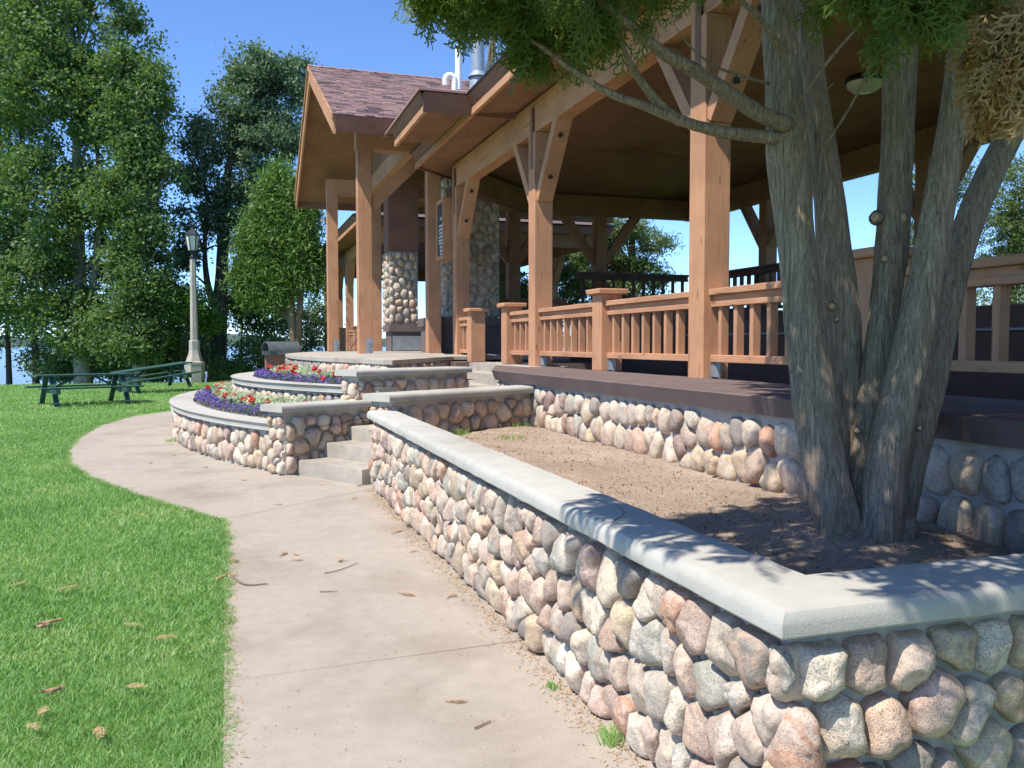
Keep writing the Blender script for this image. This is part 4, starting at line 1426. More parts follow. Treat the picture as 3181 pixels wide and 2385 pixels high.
def flowers():
    r = np.random.default_rng(5)
    def ringpts(T, zs, a0, a1, d0, d1, n, h0, h1, clump=0.0):
        (c, rad) = T
        a = np.radians(r.uniform(a0, a1, n))
        d = r.uniform(d0, d1, n)
        rr_ = rad - d
        z = zs + h0 + (h1 - h0) * r.random(n) ** 0.8
        lump = np.array([mnoise.noise(Vector((float(ai) * rad * 3.5, float(di) * 3.5, 0))) for ai, di in zip(a, d)])
        z = z + clump * lump
        return np.stack([c[0] + rr_ * np.cos(a), c[1] + rr_ * np.sin(a), z], 1)
    for T, zs, a0, a1, first in ((T1, 0.55, 152, 208.6, True), (T2, 0.92, 142, 216.5, False)):
        nm = 'front' if first else 'upper'
        dm = 1.0
        P = ringpts(T, zs, a0, a1, 0.30, 0.62 * dm, 4800, 0.02, 0.15, 0.07)
        V, F = quads_from(P, r.uniform(0.015, 0.035, len(P)), 1.0, 0.9, r)
        o = link('purple_flowers', np_mesh('purple_flowers', V, F), M['purple'])
        tag(o, 'mass of small purple flowers edging the %s terrace bed' % nm, 'flowers', kind='stuff')
        P = ringpts(T, zs, a0, a1, 0.30, 0.80, 9000, 0.0, 0.13, 0.06)
        V, F = quads_from(P, r.uniform(0.02, 0.045, len(P)), 0.5, 0.5, r)
        o = link('flower_foliage', np_mesh('flower_foliage', V, F), M['flower_leaf'])
        tag(o, 'low green foliage under the flowers of the %s terrace bed' % nm, 'foliage', kind='stuff')
        P = ringpts(T, zs, a0, a1, 0.58, 1.25, 18000, 0.01, 0.24 if first else 0.19, 0.10)
        V, F = quads_from(P, r.uniform(0.02, 0.05, len(P)), 0.4, 0.5, r)
        o = link('silver_foliage', np_mesh('silver_foliage', V, F), M['silver'])
        tag(o, 'silver green foliage plants behind the purple edging of the %s bed' % nm, 'foliage', kind='stuff')
        P = ringpts(T, zs, a0, a1, 1.1, 1.35, 80, 0.12, 0.26 if first else 0.18, 0.05)
        P = np.repeat(P, 6, 0) + r.normal(scale=0.022, size=(len(P) * 6, 3))
        V, F = quads_from(P, r.uniform(0.03, 0.05, len(P)), 1.0, 0.9, r)
        o = link('lilac_flowers', np_mesh('lilac_flowers', V, F), M['lilac'])
        tag(o, 'pale lilac petunias at the back of the %s terrace bed' % nm, 'flowers', kind='stuff')
        P = ringpts(T, zs, a0, a1, 1.1, 1.5, 3000, 0.0, 0.24 if first else 0.14, 0.05)
        V, F = quads_from(P, r.uniform(0.02, 0.05, len(P)), 0.4, 0.5, r)
        o = link('petunia_foliage', np_mesh('petunia_foliage', V, F), M['flower_leaf'])
        tag(o, 'petunia foliage at the back of the %s terrace bed' % nm, 'foliage', kind='stuff')
        # red geraniums: countable plants
        n = 11 if first else 11
        angs = np.linspace(a0 + 6, a1 - 2.5, n)
        for i, aa in enumerate(angs):
            aa = R(aa + r.uniform(-1.2, 1.2))
            d = r.uniform(0.55, 0.85)
            c = T[0]
            bx, by = c[0] + (T[1] - d) * math.cos(aa), c[1] + (T[1] - d) * math.sin(aa)
            bz = zs + 0.02
            root = empty('geranium', (bx, by, bz), 'red geranium among the purple and silver plants of the %s terrace bed' % nm, 'flower', 'red geraniums in the %s bed' % nm)
            hd, lf, stm = [], [], MB()
            for q in range(int(r.integers(2, 5))):
                hx, hy, hz = bx + r.normal() * 0.08, by + r.normal() * 0.08, bz + 0.17 + r.normal() * 0.03
                stm.tube([(bx, by, bz), (hx, hy, hz)], 0.005, 5)
                k = r.normal(size=(26, 3))
                k /= np.linalg.norm(k, axis=1, keepdims=True)
                hd.append(np.array([hx, hy, hz]) + k * 0.034)
            hd = np.concatenate(hd)
            V, F = quads_from(hd, np.full(len(hd), 0.042), 0.5, 0.9, r)
            link('blossom', np_mesh('blossom', V, F), M['red'], root)
            lf = np.stack([bx + r.normal(size=60) * 0.09, by + r.normal(size=60) * 0.09, bz + r.uniform(0, 0.16, 60)], 1)
            V, F = quads_from(lf, np.full(60, 0.06), 1.0, 0.9, r)
            link('leaves', np_mesh('leaves', V, F), M['flower_leaf'], root)
            stm.build('stem', M['flower_leaf'], root)
flowers()

# ------------------------------------------------------------------ trees
def limb(pts, r0, r1, seg=8, seed=0, wob=0.05, n=None):
    """smooth a control polyline and give it a taper"""
    P = [Vector(p) for p in pts]
    out = []
    k = n or 5
    for i in range(len(P) - 1):
        p0, p1, p2, p3 = P[max(i - 1, 0)], P[i], P[i + 1], P[min(i + 2, len(P) - 1)]
        for j in range(k):
            t = j / k
            out.append(0.5 * ((2 * p1) + (-p0 + p2) * t + (2 * p0 - 5 * p1 + 4 * p2 - p3) * t * t + (-p0 + 3 * p1 - 3 * p2 + p3) * t ** 3))
    out.append(P[-1])
    m = len(out)
    if isinstance(r0, (list, tuple)):
        rad = [float(np.interp(i / (m - 1) * (len(P) - 1), range(len(P)), r0)) for i in range(m)]
    else:
        rad = [r0 + (r1 - r0) * i / (m - 1) for i in range(m)]
    return out, rad

def clump_crown(blobs, nclump, nleaf, cr, leaf, r, flat=0.75, asp=0.6, surf=0.55):
    """blobs [(centre, (rx,ry,rz))]; leaves gather in clumps, clumps gather towards the blob surface"""
    vol = np.array([b[1][0] * b[1][1] * b[1][2] for b in blobs]) ** 0.75
    vol /= vol.sum()
    Ps, Cs = [], []
    for (c, rad), f in zip(blobs, vol):
        n = max(1, int(nclump * f))
        d = r.normal(size=(n, 3))
        d /= np.linalg.norm(d, axis=1, keepdims=True)
        q = surf + (1 - surf) * r.random((n, 1)) ** 0.7
        q = np.where(r.random((n, 1)) < 0.3, r.random((n, 1)) ** 0.5, q)
        C = np.array(c) + d * np.array(rad) * q
        Cs.append(C)
    C = np.concatenate(Cs)
    k = r.integers(int(nleaf * 0.5), int(nleaf * 1.5), len(C))
    idx = np.repeat(np.arange(len(C)), k)
    sc = r.uniform(0.55, 1.3, len(C))[idx][:, None]
    P = C[idx] + r.normal(size=(len(idx), 3)) * np.array([cr, cr, cr * flat]) * sc
    V, F = quads_from(P, leaf * r.uniform(0.7, 1.35, len(P)), 0.8, asp, r)
    return V, F, C

def tree(name, label, base, trunks, blobs, leafmat, barkmat, seed, nclump=220, nleaf=60, cr=0.4, leaf=0.14, twigs=40, group=None, cat='tree', asp=0.6, surf=0.55, flat=0.75):
    r = np.random.default_rng(seed)
    root = empty(name, base, label, cat, group)
    tr = MB()
    for i, (pts, r0, r1) in enumerate(trunks):
        o_, ra = limb(pts, r0, r1)
        tr.tube(o_, ra, 8, wob=0.08, seed=seed + i)
    V, F, C = clump_crown(blobs, nclump, nleaf, cr, leaf, r, flat, asp, surf)
    # branches from the trunks out to some clumps
    tp = [Vector(p) for t in trunks for p in t[0][1:]]
    sel = r.choice(len(C), min(twigs, len(C)), replace=False)
    for s in sel:
        c = Vector(C[s])
        t = min(tp, key=lambda q: (q - c).length + max(0, q.z - c.z) * 2)
        mid = t.lerp(c, 0.5) + Vector((0, 0, 0.25 * (c - t).length * 0.3))
        o_, ra = limb([t, mid, c], 0.07, 0.015, n=3)
        tr.tube(o_, ra, 5, cap=False)
    shade_angle(tr.build('trunk', barkmat, root), 60)
    link('crown', np_mesh('crown', V, F), leafmat, root)
    return root

def bl(dx, dy, D, rx, rz, ry=None):
    c = at(dx, dy, D)
    s = PXS * D / FPX
    return ((c.x, c.y, c.z), (rx * s, (ry or rx) * s, rz * s))

def ptree():
    D = 40.0
    g = 'trees on the lake bank left of the lamp post'
    # big left group
    tree('maple_tree', 'tallest pale trunked tree in the leafy group on the bank', at(185, 822, D),
         [([at(180, 832, D), at(172, 600, D), at(165, 380, D), at(170, 120, D)], 0.42, 0.1), ([at(190, 700, D), at(215, 470, D), at(205, 250, D)], 0.2, 0.06)],
         [bl(170, 30, D, 150, 150), bl(230, 200, D, 130, 100), bl(80, 180, D, 150, 110), bl(250, 330, D, 100, 80), bl(120, 400, D, 130, 90), bl(200, 520, D, 130, 90), bl(100, 620, D, 130, 90), bl(190, 700, D, 120, 80)],
         M['leaf_a'], M['bark_pale'], 101, 460, 190, 0.37, 0.19, 80, g)
    D2 = 38.0
    tree('maple_tree', 'leafy tree with a long side branch reaching out above the lamp post', at(300, 822, D2),
         [([at(300, 832, D2), at(298, 640, D2), at(290, 450, D2), at(275, 260, D2)], 0.3, 0.06), ([at(298, 560, D2), at(330, 440, D2), at(375, 352, D2)], 0.12, 0.03)],
         [bl(280, 200, D2, 75, 90), bl(300, 320, D2, 60, 60), bl(340, 372, D2, 45, 28), bl(268, 430, D2, 75, 70), bl(300, 520, D2, 62, 70), bl(310, 620, D2, 65, 60), bl(280, 720, D2, 85, 60)],
         M['leaf_a'], M['bark_pale'], 103, 300, 150, 0.32, 0.17, 50, g)
    D3 = 43.0
    tree('maple_tree', 'leafy tree with thin trunk over the water at the far left edge', at(60, 822, D3),
         [([at(78, 832, D3), at(70, 640, D3), at(50, 400, D3), at(40, 150, D3)], 0.17, 0.05), ([at(20, 832, D3), at(10, 500, D3)], 0.15, 0.05)],
         [bl(20, 60, D3, 120, 120), bl(10, 300, D3, 90, 110), bl(-40, 480, D3, 110, 120), bl(30, 560, D3, 80, 70), bl(60, 690, D3, 60, 45), bl(-60, 700, D3, 80, 60)],
         M['leaf_a'], M['bark_far'], 105, 300, 150, 0.36, 0.18, 40, g)
    D4 = 44.0
    tree('oak_tree', 'tall oak with forked dark trunk behind the lamp post', at(470, 825, D4),
         [([at(468, 832, D4), at(472, 700, D4), at(478, 610, D4), at(485, 480, D4), at(500, 330, D4), at(560, 200, D4)], 0.5, 0.08),
          ([at(474, 690, D4), at(450, 620, D4), at(442, 540, D4), at(448, 420, D4)], 0.22, 0.07), ([at(480, 660, D4), at(520, 610, D4), at(560, 560, D4)], 0.16, 0.05)],
         [bl(560, 150, D4, 70, 55), bl(520, 230, D4, 75, 50), bl(620, 190, D4, 55, 60), bl(655, 125, D4, 18, 20), bl(450, 310, D4, 60, 50), bl(560, 310, D4, 85, 60), bl(620, 290, D4, 45, 50), bl(420, 390, D4, 45, 30),
          bl(500, 400, D4, 60, 50), bl(430, 470, D4, 50, 40), bl(530, 500, D4, 60, 50), bl(400, 540, D4, 40, 40), bl(590, 420, D4, 50, 60)],
         M['leaf_b'], M['bark_far'], 107, 330, 150, 0.34, 0.18, 80)
    D5 = 36.0
    tree('cedar_tree', 'bright green bushy cedar with two bare brown trunks left of the porch', at(632, 760, D5),
         [([at(640, 815, D5), at(632, 700, D5), at(622, 600, D5), at(615, 480, D5)], 0.22, 0.08), ([at(640, 815, D5), at(645, 700, D5), at(652, 590, D5), at(650, 470, D5)], 0.18, 0.06)],
         [bl(606, 366, D5, 9, 26), bl(596, 410, D5, 17, 28), bl(634, 420, D5, 20, 34), bl(572, 452, D5, 20, 24), bl(618, 470, D5, 34, 34), bl(660, 470, D5, 24, 44), bl(556, 500, D5, 22, 22), bl(590, 528, D5, 36, 26), bl(650, 535, D5, 36, 36),
          bl(540, 548, D5, 24, 18), bl(522, 590, D5, 20, 16), bl(566, 588, D5, 34, 20), bl(612, 590, D5, 30, 26), bl(545, 630, D5, 30, 14), bl(600, 632, D5, 34, 16), bl(672, 590, D5, 26, 34), bl(584, 385, D5, 8, 10), bl(530, 515, D5, 12, 10), bl(506, 606, D5, 12, 8), bl(560, 425, D5, 10, 10)],
         M['cedar_far'], M['bark_brown'], 109, 420, 130, 0.26, 0.22, 26, asp=0.25, flat=1.5, surf=0.4)
    # low growth along the bank
    gs = 'bushes and young trees along the lake bank'
    spots = [(390, 650, 39, 60, 35, 'leaf_c', 'light green young tree behind the lamp post'), (350, 700, 41, 50, 45, 'leaf_c', 'light green bush left of the lamp post'),
             (440, 690, 40, 26, 16, 'leaf_c', 'bright green sapling right of the lamp post'), (400, 770, 42, 60, 34, 'leaf_a', 'dark bush at the foot of the lamp post on the bank'),
             (560, 760, 42, 60, 38, 'leaf_a', 'dark bush below the oak on the bank'), (570, 690, 46, 70, 35, 'leaf_a', 'dark leafy sapling between the oak and the cedar'),
             (660, 690, 44, 60, 50, 'leaf_b', 'leafy sapling behind the cedar trunks'), (250, 775, 41, 70, 36, 'leaf_a', 'dark bush under the leafy group'),
             (140, 790, 42, 50, 26, 'leaf_a', 'low dark bush near the water on the left'), (330, 790, 41, 40, 26, 'leaf_a', 'dark bush behind the level picnic table'),
             (110, 772, 44, 60, 44, 'leaf_a', 'dark bush hiding the water at the left'), (190, 775, 44, 60, 44, 'leaf_a', 'dark bush between the pale trunks of the leafy group'), (300, 770, 44, 60, 46, 'leaf_a', 'dark bush behind the slanting picnic table'),
             (400, 740, 45, 60, 44, 'leaf_a', 'dark bush filling in behind the lamp shaft'), (620, 760, 45, 60, 40, 'leaf_a', 'dark bush behind the cedar trunks'),
             (520, 650, 45, 40, 30, 'leaf_c', 'pale sapling right of the oak trunk'), (500, 800, 41, 34, 20, 'leaf_a', 'low bush at the foot of the oak')]
    for i, (dx, dy, D, rx, rz, mt, lb) in enumerate(spots):
        b = at(dx, 828, D)
        tree('bank_shrub', lb, b, [([at(dx, 840, D), at(dx + 3, dy, D)], 0.06, 0.02), ([at(dx + 8, 840, D), at(dx + 16, dy + 5, D)], 0.05, 0.02)],
             [bl(dx, dy, D, rx, rz), bl(dx + rx * 0.4, dy + rz * 0.5, D, rx * 0.6, rz * 0.6)], M[mt], M['bark_far'], 130 + i, 75, 60, 0.32, 0.14, 10, gs, 'shrub')
    # beyond the pavilion
    D6 = 36.0
    tree('spruce_tree', 'open branched spruce seen through the pavilion between its posts', at(1370, 720, D6),
         [([at(1372, 760, D6), at(1368, 600, D6), at(1360, 420, D6)], 0.25, 0.08)],
         [bl(1340, 500, D6, 80, 26), bl(1290, 520, D6, 60, 26), bl(1400, 600, D6, 40, 30), bl(1280, 680, D6, 80, 30), bl(1350, 690, D6, 70, 30), bl(1200, 560, D6, 40, 40), bl(1150, 660, D6, 60, 40), bl(1410, 530, D6, 45, 20), bl(1300, 555, D6, 70, 24), bl(1370, 575, D6, 60, 20), bl(1250, 600, D6, 50, 30), bl(1330, 620, D6, 70, 24), bl(1240, 640, D6, 40, 30), bl(1390, 650, D6, 50, 24), bl(1110, 620, D6, 40, 40)],
         M['spruce'], M['bark_brown'], 150, 520, 85, 0.26, 0.20, 60, asp=0.24, flat=0.5)
    tree('spruce_tree', 'lone spruce tip showing above the pavilion eave', at(1060, 300, 42),
         [([at(1062, 420, 42), at(1062, 80, 42)], 0.2, 0.03)], [bl(1062, 150, 42, 14, 20), bl(1062, 190, 42, 22, 20), bl(1066, 110, 42, 8, 20)], M['spruce'], M['bark_brown'], 152, 40, 45, 0.22, 0.15, 10, asp=0.22)
    D7 = 24.0
    tree('juniper_tree', 'dense green juniper beyond the right end of the pavilion', at(2180, 700, D7),
         [([at(2180, 800, D7), at(2190, 500, D7)], 0.2, 0.06)],
         [bl(2190, 420, D7, 75, 90), bl(2150, 500, D7, 55, 80), bl(2230, 540, D7, 80, 110), bl(2180, 640, D7, 90, 80), bl(2160, 730, D7, 70, 60)],
         M['spruce'], M['bark_brown'], 154, 420, 90, 0.16, 0.10, 10, asp=0.3)
    tree('juniper_tree', 'drooping green evergreen glimpsed between the cedar trunks', at(1985, 560, 27),
         [([at(1990, 700, 27), at(1992, 400, 27)], 0.15, 0.05)],
         [bl(1985, 430, 27, 28, 60), bl(1990, 520, 27, 30, 50), bl(2010, 340, 27, 30, 50), bl(2060, 380, 27, 40, 60)], M['spruce'], M['bark_brown'], 156, 110, 80, 0.2, 0.12, 10, asp=0.3)
ptree()

# ------------------------------------------------------------------ foreground arborvitae
def frond_mesh_arrays(r, L=0.16, simple=False):
    """one flat cedar spray hanging from its origin along +x, in the xz plane"""
    V, F = [], []
    def strip(p, d, ln, wd):
        b = len(V)
        d = d / np.linalg.norm(d)
        n = np.array([-d[2], 0, d[0]])
        q = p + d * ln
        m = p + d * ln * 0.55
        V.extend([p - n * wd * 0.35, p + n * wd * 0.35, m + n * wd * 0.5, q, m - n * wd * 0.5])
        F.append((b, b + 4, b + 3))
        F.append((b, b + 3, b + 2))
        F.append((b, b + 2, b + 1))
    k = 9
    strip(np.array([0., 0, 0]), np.array([1., 0, 0]), L, 0.006)
    for i in range(k):
        t = (i + 0.6) / k
        p = np.array([L * t * 0.92, 0, 0])
        sg = 1 if i % 2 else -1
        ln = L * 0.52 * (1 - 0.75 * t) + 0.012
        a = R(42 + r.uniform(-8, 8))
        d = np.array([math.cos(a), r.uniform(-0.15, 0.15), sg * math.sin(a)])
        strip(p, d, ln, 0.02 if simple else 0.0075)
        m = 0 if simple else max(1, int(ln / 0.018))
        for j in range(m):
            t2 = (j + 0.5) / m
            p2 = p + d * ln * t2
            s2 = 1 if j % 2 else -1
            a2 = a * sg + s2 * R(38)
            d2 = np.array([math.cos(a2), r.uniform(-0.15, 0.15), math.sin(a2)])
            strip(p2, d2, 0.03 * (1 - 0.5 * t2) + 0.006, 0.0072)
    return np.array(V), np.array(F)

def scatter_fronds(P, D, r, smin=0.7, smax=1.4, protos=None):
    """fronds at points P with hanging directions D"""
    Vs, Fs = [], []
    off = 0
    for p, d in zip(P, D):
        V, F = protos[r.integers(len(protos))]
        d = d / np.linalg.norm(d)
        up = r.normal(size=3)
        up -= up.dot(d) * d
        up /= np.linalg.norm(up)
        s_ = np.cross(d, up)
        m = np.stack([d, up, s_], 0) * r.uniform(smin, smax)
        Vs.append(V @ m + p)
        Fs.append(F + off)
        off += len(V)
    return np.concatenate(Vs), np.concatenate(Fs)

def arborvitae():
    base = Vector((3.1, 3.6, 0.45))
    root = empty('cedar_tree', base, 'multi trunked cedar with grey furrowed bark growing in the planter at the right', 'tree')
    r = np.random.default_rng(77)
    def trunk(ctrl, dep, seed, seg=40):
        """ctrl rows: (dx centre, dy, width px)"""
        pts = [at(c[0], c[1], d) for c, d in zip(ctrl, dep)]
        rad = [0.94 * c[2] * PXS * d / FPX / 2 for c, d in zip(ctrl, dep)]
        o_, ra = limb(pts, rad, None, n=10)
        P = np.array(o_)
        n = len(P)
        V = []
        for i in range(n):
            t = (Vector(P[min(i + 1, n - 1)]) - Vector(P[max(i - 1, 0)])).normalized()
            a = t.cross(Vector((0.2, 1, 0.1))).normalized()
            c = t.cross(a).normalized()
            for k in range(seg):
                th = 2 * math.pi * k / seg
                z = P[i][2]
                tw = th + 0.25 * z
                n1 = mnoise.noise(Vector((math.cos(tw) * 2.2, math.sin(tw) * 2.2, z * 0.7 + seed * 9)))
                n2 = mnoise.noise(Vector((math.cos(tw) * 7.5, math.sin(tw) * 7.5, z * 1.6 + seed * 5)))
                n3 = mnoise.noise(Vector((math.cos(tw) * 15, math.sin(tw) * 15, z * 4 + seed * 3)))
                q = ra[i] * (1 + 0.10 * n1 + 0.075 * n2) + 0.006 * n3
                V.append(Vector(P[i]) + a * math.cos(th) * q + c * math.sin(th) * q)
        F = [(i * seg + k, i * seg + (k + 1) % seg, (i + 1) * seg + (k + 1) % seg, (i + 1) * seg + k) for i in range(n - 1) for k in range(seg)]
        return link('trunk', np_mesh('trunk', [tuple(v) for v in V], F, True), M['bark'], root), o_, ra
    tr = {}
    tr['a'] = trunk([(1842, 1225, 140), (1822, 1160, 118), (1797, 1080, 104), (1776, 980, 98), (1759, 880, 96), (1749, 790, 92), (1735, 680, 86), (1724, 560, 82), (1712, 450, 84), (1702, 320, 92), (1692, 180, 78), (1682, 60, 72), (1672, -120, 66)],
                    [4.30, 4.32, 4.34, 4.36, 4.38, 4.4, 4.42, 4.45, 4.48, 4.5, 4.55, 4.6, 4.7], 1)
    tr['b'] = trunk([(1850, 1180, 110), (1836, 1060, 86), (1826, 950, 78), (1822, 820, 80), (1816, 700, 80), (1806, 590, 78), (1790, 430, 66), (1772, 300, 62), (1752, 160, 60), (1742, 0, 56), (1736, -120, 50)],
                    [4.5, 4.52, 4.55, 4.58, 4.6, 4.62, 4.66, 4.7, 4.75, 4.8, 4.9], 2)
    tr['c'] = trunk([(1880, 1200, 92), (1868, 1100, 80), (1868, 1000, 72), (1877, 900, 68), (1895, 780, 68), (1912, 650, 68), (1924, 540, 72), (1932, 430, 72), (1938, 300, 70), (1942, 160, 72), (1944, 20, 70), (1944, -120, 62)],
                    [4.32, 4.38, 4.42, 4.46, 4.5, 4.54, 4.58, 4.62, 4.66, 4.7, 4.75, 4.82], 3)
    tr['d'] = trunk([(1900, 1200, 92), (1906, 1080, 90), (1916, 980, 86), (1938, 870, 82), (1963, 770, 82), (1985, 670, 82), (2007, 560, 78), (2030, 420, 70), (2050, 300, 60), (2070, 160, 58), (2090, 20, 56), (2110, -120, 50)],
                    [4.22, 4.24, 4.26, 4.28, 4.3, 4.32, 4.34, 4.36, 4.38, 4.4, 4.42, 4.45], 4)
    tr['e'] = trunk([(1928, 1180, 74), (1952, 1060, 70), (1980, 940, 68), (2010, 820, 68), (2035, 700, 66), (2062, 580, 64), (2105, 450, 62), (2160, 330, 58), (2215, 230, 54), (2290, 120, 48)],
                    [4.5, 4.54, 4.58, 4.62, 4.66, 4.7, 4.74, 4.78, 4.82, 4.9], 5)
    # root flare
    fl = MB()
    for i, (dx, dy, ex, ey) in enumerate([(1830, 1150, 1800, 1215), (1860, 1150, 1865, 1222), (1890, 1150, 1905, 1205), (1930, 1130, 1958, 1165), (1872, 1130, 1880, 1215)]):
        o_, ra = limb([at(dx, dy, 4.30), at((dx + ex) / 2, (dy + ey) / 2 - 5, 4.24), at(ex, ey + 8, 4.2)], [0.10, 0.085, 0.05], None, n=5)
        fl.tube(o_, ra, 10, wob=0.15, seed=i)
    fl.build('root_flare', M['bark'], root, True)
    # limbs
    def br(ctrl, dep, r0, r1, seed):
        o_, ra = limb([at(c[0], c[1], d) for c, d in zip(ctrl, dep)], r0, r1, n=6)
        b = MB().tube(o_, ra, 12, wob=0.12, seed=seed)
        o = b.build('branch', M['bark'], root, True)
        return o_
    B = []
    B.append(br([(1690, 300), (1620, 292), (1560, 285), (1500, 270), (1440, 248), (1390, 228), (1330, 207), (1280, 180), (1220, 140), (1160, 95), (1100, 60)], [4.45, 4.4, 4.35, 4.28, 4.2, 4.12, 4.05, 4.0, 3.95, 3.9, 3.9], 0.036, 0.006, 11))
    B.append(br([(1700, 270), (1640, 245), (1570, 200), (1500, 152), (1440, 120), (1390, 80), (1340, 38), (1290, 0), (1240, -40)], [4.42, 4.36, 4.28, 4.18, 4.1, 4.02, 3.96, 3.9, 3.85], 0.046, 0.012, 12))
    B.append(br([(1470, 262), (1430, 232), (1395, 190), (1368, 150), (1345, 100), (1325, 40)], [4.24, 4.2, 4.15, 4.1, 4.05, 4.0], 0.028, 0.007, 13))
    B.append(br([(1700, 240), (1740, 200), (1790, 130), (1850, 60), (1890, 10)], [4.5, 4.4, 4.3, 4.2, 4.1], 0.012, 0.004, 14))
    B.append(br([(1695, 115), (1640, 40), (1600, 0), (1560, -60)], [4.5, 4.3, 4.2, 4.1], 0.02, 0.008, 15))
    B.append(br([(1660, 180), (1560, 150), (1500, 110), (1460, 60)], [4.5, 4.3, 4.2, 4.1], 0.009, 0.003, 16))
    B.append(br([(1770, 330), (1830, 240), (1870, 160), (1905, 60)], [4.5, 4.4, 4.3, 4.25], 0.008, 0.003, 17))
    B.append(br([(1730, 330), (1745, 270), (1765, 215), (1800, 180)], [4.4, 4.35, 4.3, 4.3], 0.007, 0.002, 18))
    B.append(br([(1945, 40), (1900, -20), (1840, -60)], [4.7, 4.3, 4.0], 0.02, 0.01, 19))
    B.append(br([(2090, 40), (2130, 20), (2180, 0)], [4.4, 4.1, 3.9], 0.02, 0.01, 20))
    # the leader carrying the upper crown and the limb reaching out over the coping
    for i, (pts, r0, r1) in enumerate([([(2.85, 3.55, 3.6), (2.9, 3.6, 4.6), (3.1, 3.5, 6.0), (3.2, 3.4, 7.0)], 0.09, 0.03), ([(2.8, 3.5, 3.7), (1.9, 3.0, 3.85), (1.0, 2.5, 3.7), (0.3, 2.1, 3.6)], 0.05, 0.012),
                                       ([(3.0, 3.5, 3.9), (2.4, 2.4, 4.1), (1.4, 1.6, 3.8), (0.6, 1.1, 3.5)], 0.05, 0.012), ([(3.1, 3.6, 4.2), (3.0, 4.6, 5.0), (2.9, 5.4, 5.4)], 0.05, 0.012)]):
        o_, ra = limb(pts, r0, r1, n=6)
        MB().tube(o_, ra, 8, wob=0.1, seed=40 + i).build('branch', M['bark'], root, True)
    # sawn branch stubs
    for i, (dx, dy, D, rad) in enumerate([(1717, 378, 4.38, .024), (1733, 795, 4.3, .036), (1797, 662, 4.42, .022), (1745, 817, 4.3, .014), (1907, 560, 4.46, .022), (1893, 470, 4.5, .03), (1948, 472, 4.5, .03), (1977, 733, 4.23, .022),
                                          (1972, 860, 4.2, .02), (2046, 690, 4.58, .026), (1830, 740, 4.5, .014), (1806, 690, 4.44, .014), (1852, 930, 4.34, .018), (1985, 925, 4.22, .014), (2010, 618, 4.25, .014)]):
        c = at(dx, dy, D)
        back = (c - Vector((0, 0, HC))).normalized()
        c = c + back * 0.05
        d = (-back + Vector((rnd.uniform(-.3, .3), rnd.uniform(-.3, .3), 0.15))).normalized()
        s = MB().tube([c + back * 0.14, c - d * -0.0, c + d * 0.02], [rad * 1.9, rad * 1.45, rad * 1.05], 12, wob=0.12, seed=i)
        rad *= 0.72
        s = MB().tube([c + back * 0.14, c, c + d * 0.012], [rad * 1.9, rad * 1.45, rad * 1.05], 12, wob=0.12, seed=i)
        so_ = s.build('branch_stub', M['bark'], root, True)
        cf = MB().tube([c + d * 0.017, c + d * 0.027], [rad, rad * 0.93], 12, wob=0.08, seed=i)
        cf.build('cut_face', M['cut'], so_)
    # sprays
    protos = [frond_mesh_arrays(r, L) for L in (0.13, 0.16, 0.18, 0.15)]
    rough = [frond_mesh_arrays(r, L, True) for L in (0.15, 0.18)]
    def blob(dx, dy, D, rx, rz, ry, n):
        n = max(3, int(n * 0.68))
        dy -= 10
        c = at(dx, dy, D)
        s = PXS * D / FPX
        d = r.normal(size=(n, 3))
        d /= np.linalg.norm(d, axis=1, keepdims=True)
        q = r.random((n, 1)) ** 0.45
        right = np.array([math.cos(YAW), -math.sin(YAW), 0])
        fw = np.array([math.sin(YAW), math.cos(YAW), 0])
        off = (d * q)
        return np.array(c) + off[:, :1] * right * rx * s + off[:, 1:2] * fw * ry + off[:, 2:] * np.array([[0, 0, 1]]) * rz * s
    def dirs(n, down=1.0, out=None, sp=0.6):
        d = r.normal(size=(n, 3)) * sp
        d[:, 2] -= down
        if out is not None: d += np.array(out)
        return d
    P, Dd = [], []
    left = np.array([-math.cos(YAW), math.sin(YAW), 0]) * 0.6
    for (dx, dy, D, rx, rz, ry, n) in [(930, -30, 3.8, 42, 12, .2, 45), (985, -40, 3.8, 56, 22, .3, 80), (1060, -38, 3.85, 66, 26, .3, 110), (1022, 6, 3.8, 20, 20, .15, 24), (1110, -15, 3.9, 60, 40, .35, 110), (1160, 40, 3.95, 46, 40, .25, 80),
                                       (1240, 5, 4.0, 76, 50, .35, 110), (1255, 62, 4.0, 50, 40, .3, 60), (1320, -25, 4.0, 66, 40, .35, 80), (1400, -45, 4.1, 66, 30, .35, 45), (1145, 100, 3.95, 16, 34, .12, 22), (1320, 50, 4.0, 40, 36, .25, 26), (1190, 125, 4.0, 26, 24, .2, 16),
                                       (1500, -50, 4.1, 70, 24, .35, 30), (1590, -50, 4.1, 50, 14, .25, 14), (1400, 45, 4.05, 20, 20, .15, 9), (1015, 62, 3.8, 8, 10, .1, 4)]:
        P.append(blob(dx, dy, D, rx, rz, ry, n))
        Dd.append(dirs(len(P[-1]), 1.0, left * 0.7, 0.32))
    for (dx, dy, D, rx, rz, ry, n) in [(1810, -30, 3.4, 34, 22, .2, 26), (1900, -40, 3.3, 60, 34, .2, 60), (1985, -30, 3.2, 60, 40, .2, 70), (1945, 36, 3.15, 26, 34, .12, 16), (2000, 45, 3.15, 24, 34, .12, 16), (1900, 70, 3.2, 8, 30, .06, 3), (2060, -20, 3.4, 70, 40, .3, 90), (2130, 10, 3.6, 60, 50, .3, 80)]:
        P.append(blob(dx, dy, D, rx, rz, ry, n))
        Dd.append(dirs(len(P[-1]), 0.8, None, 0.45))
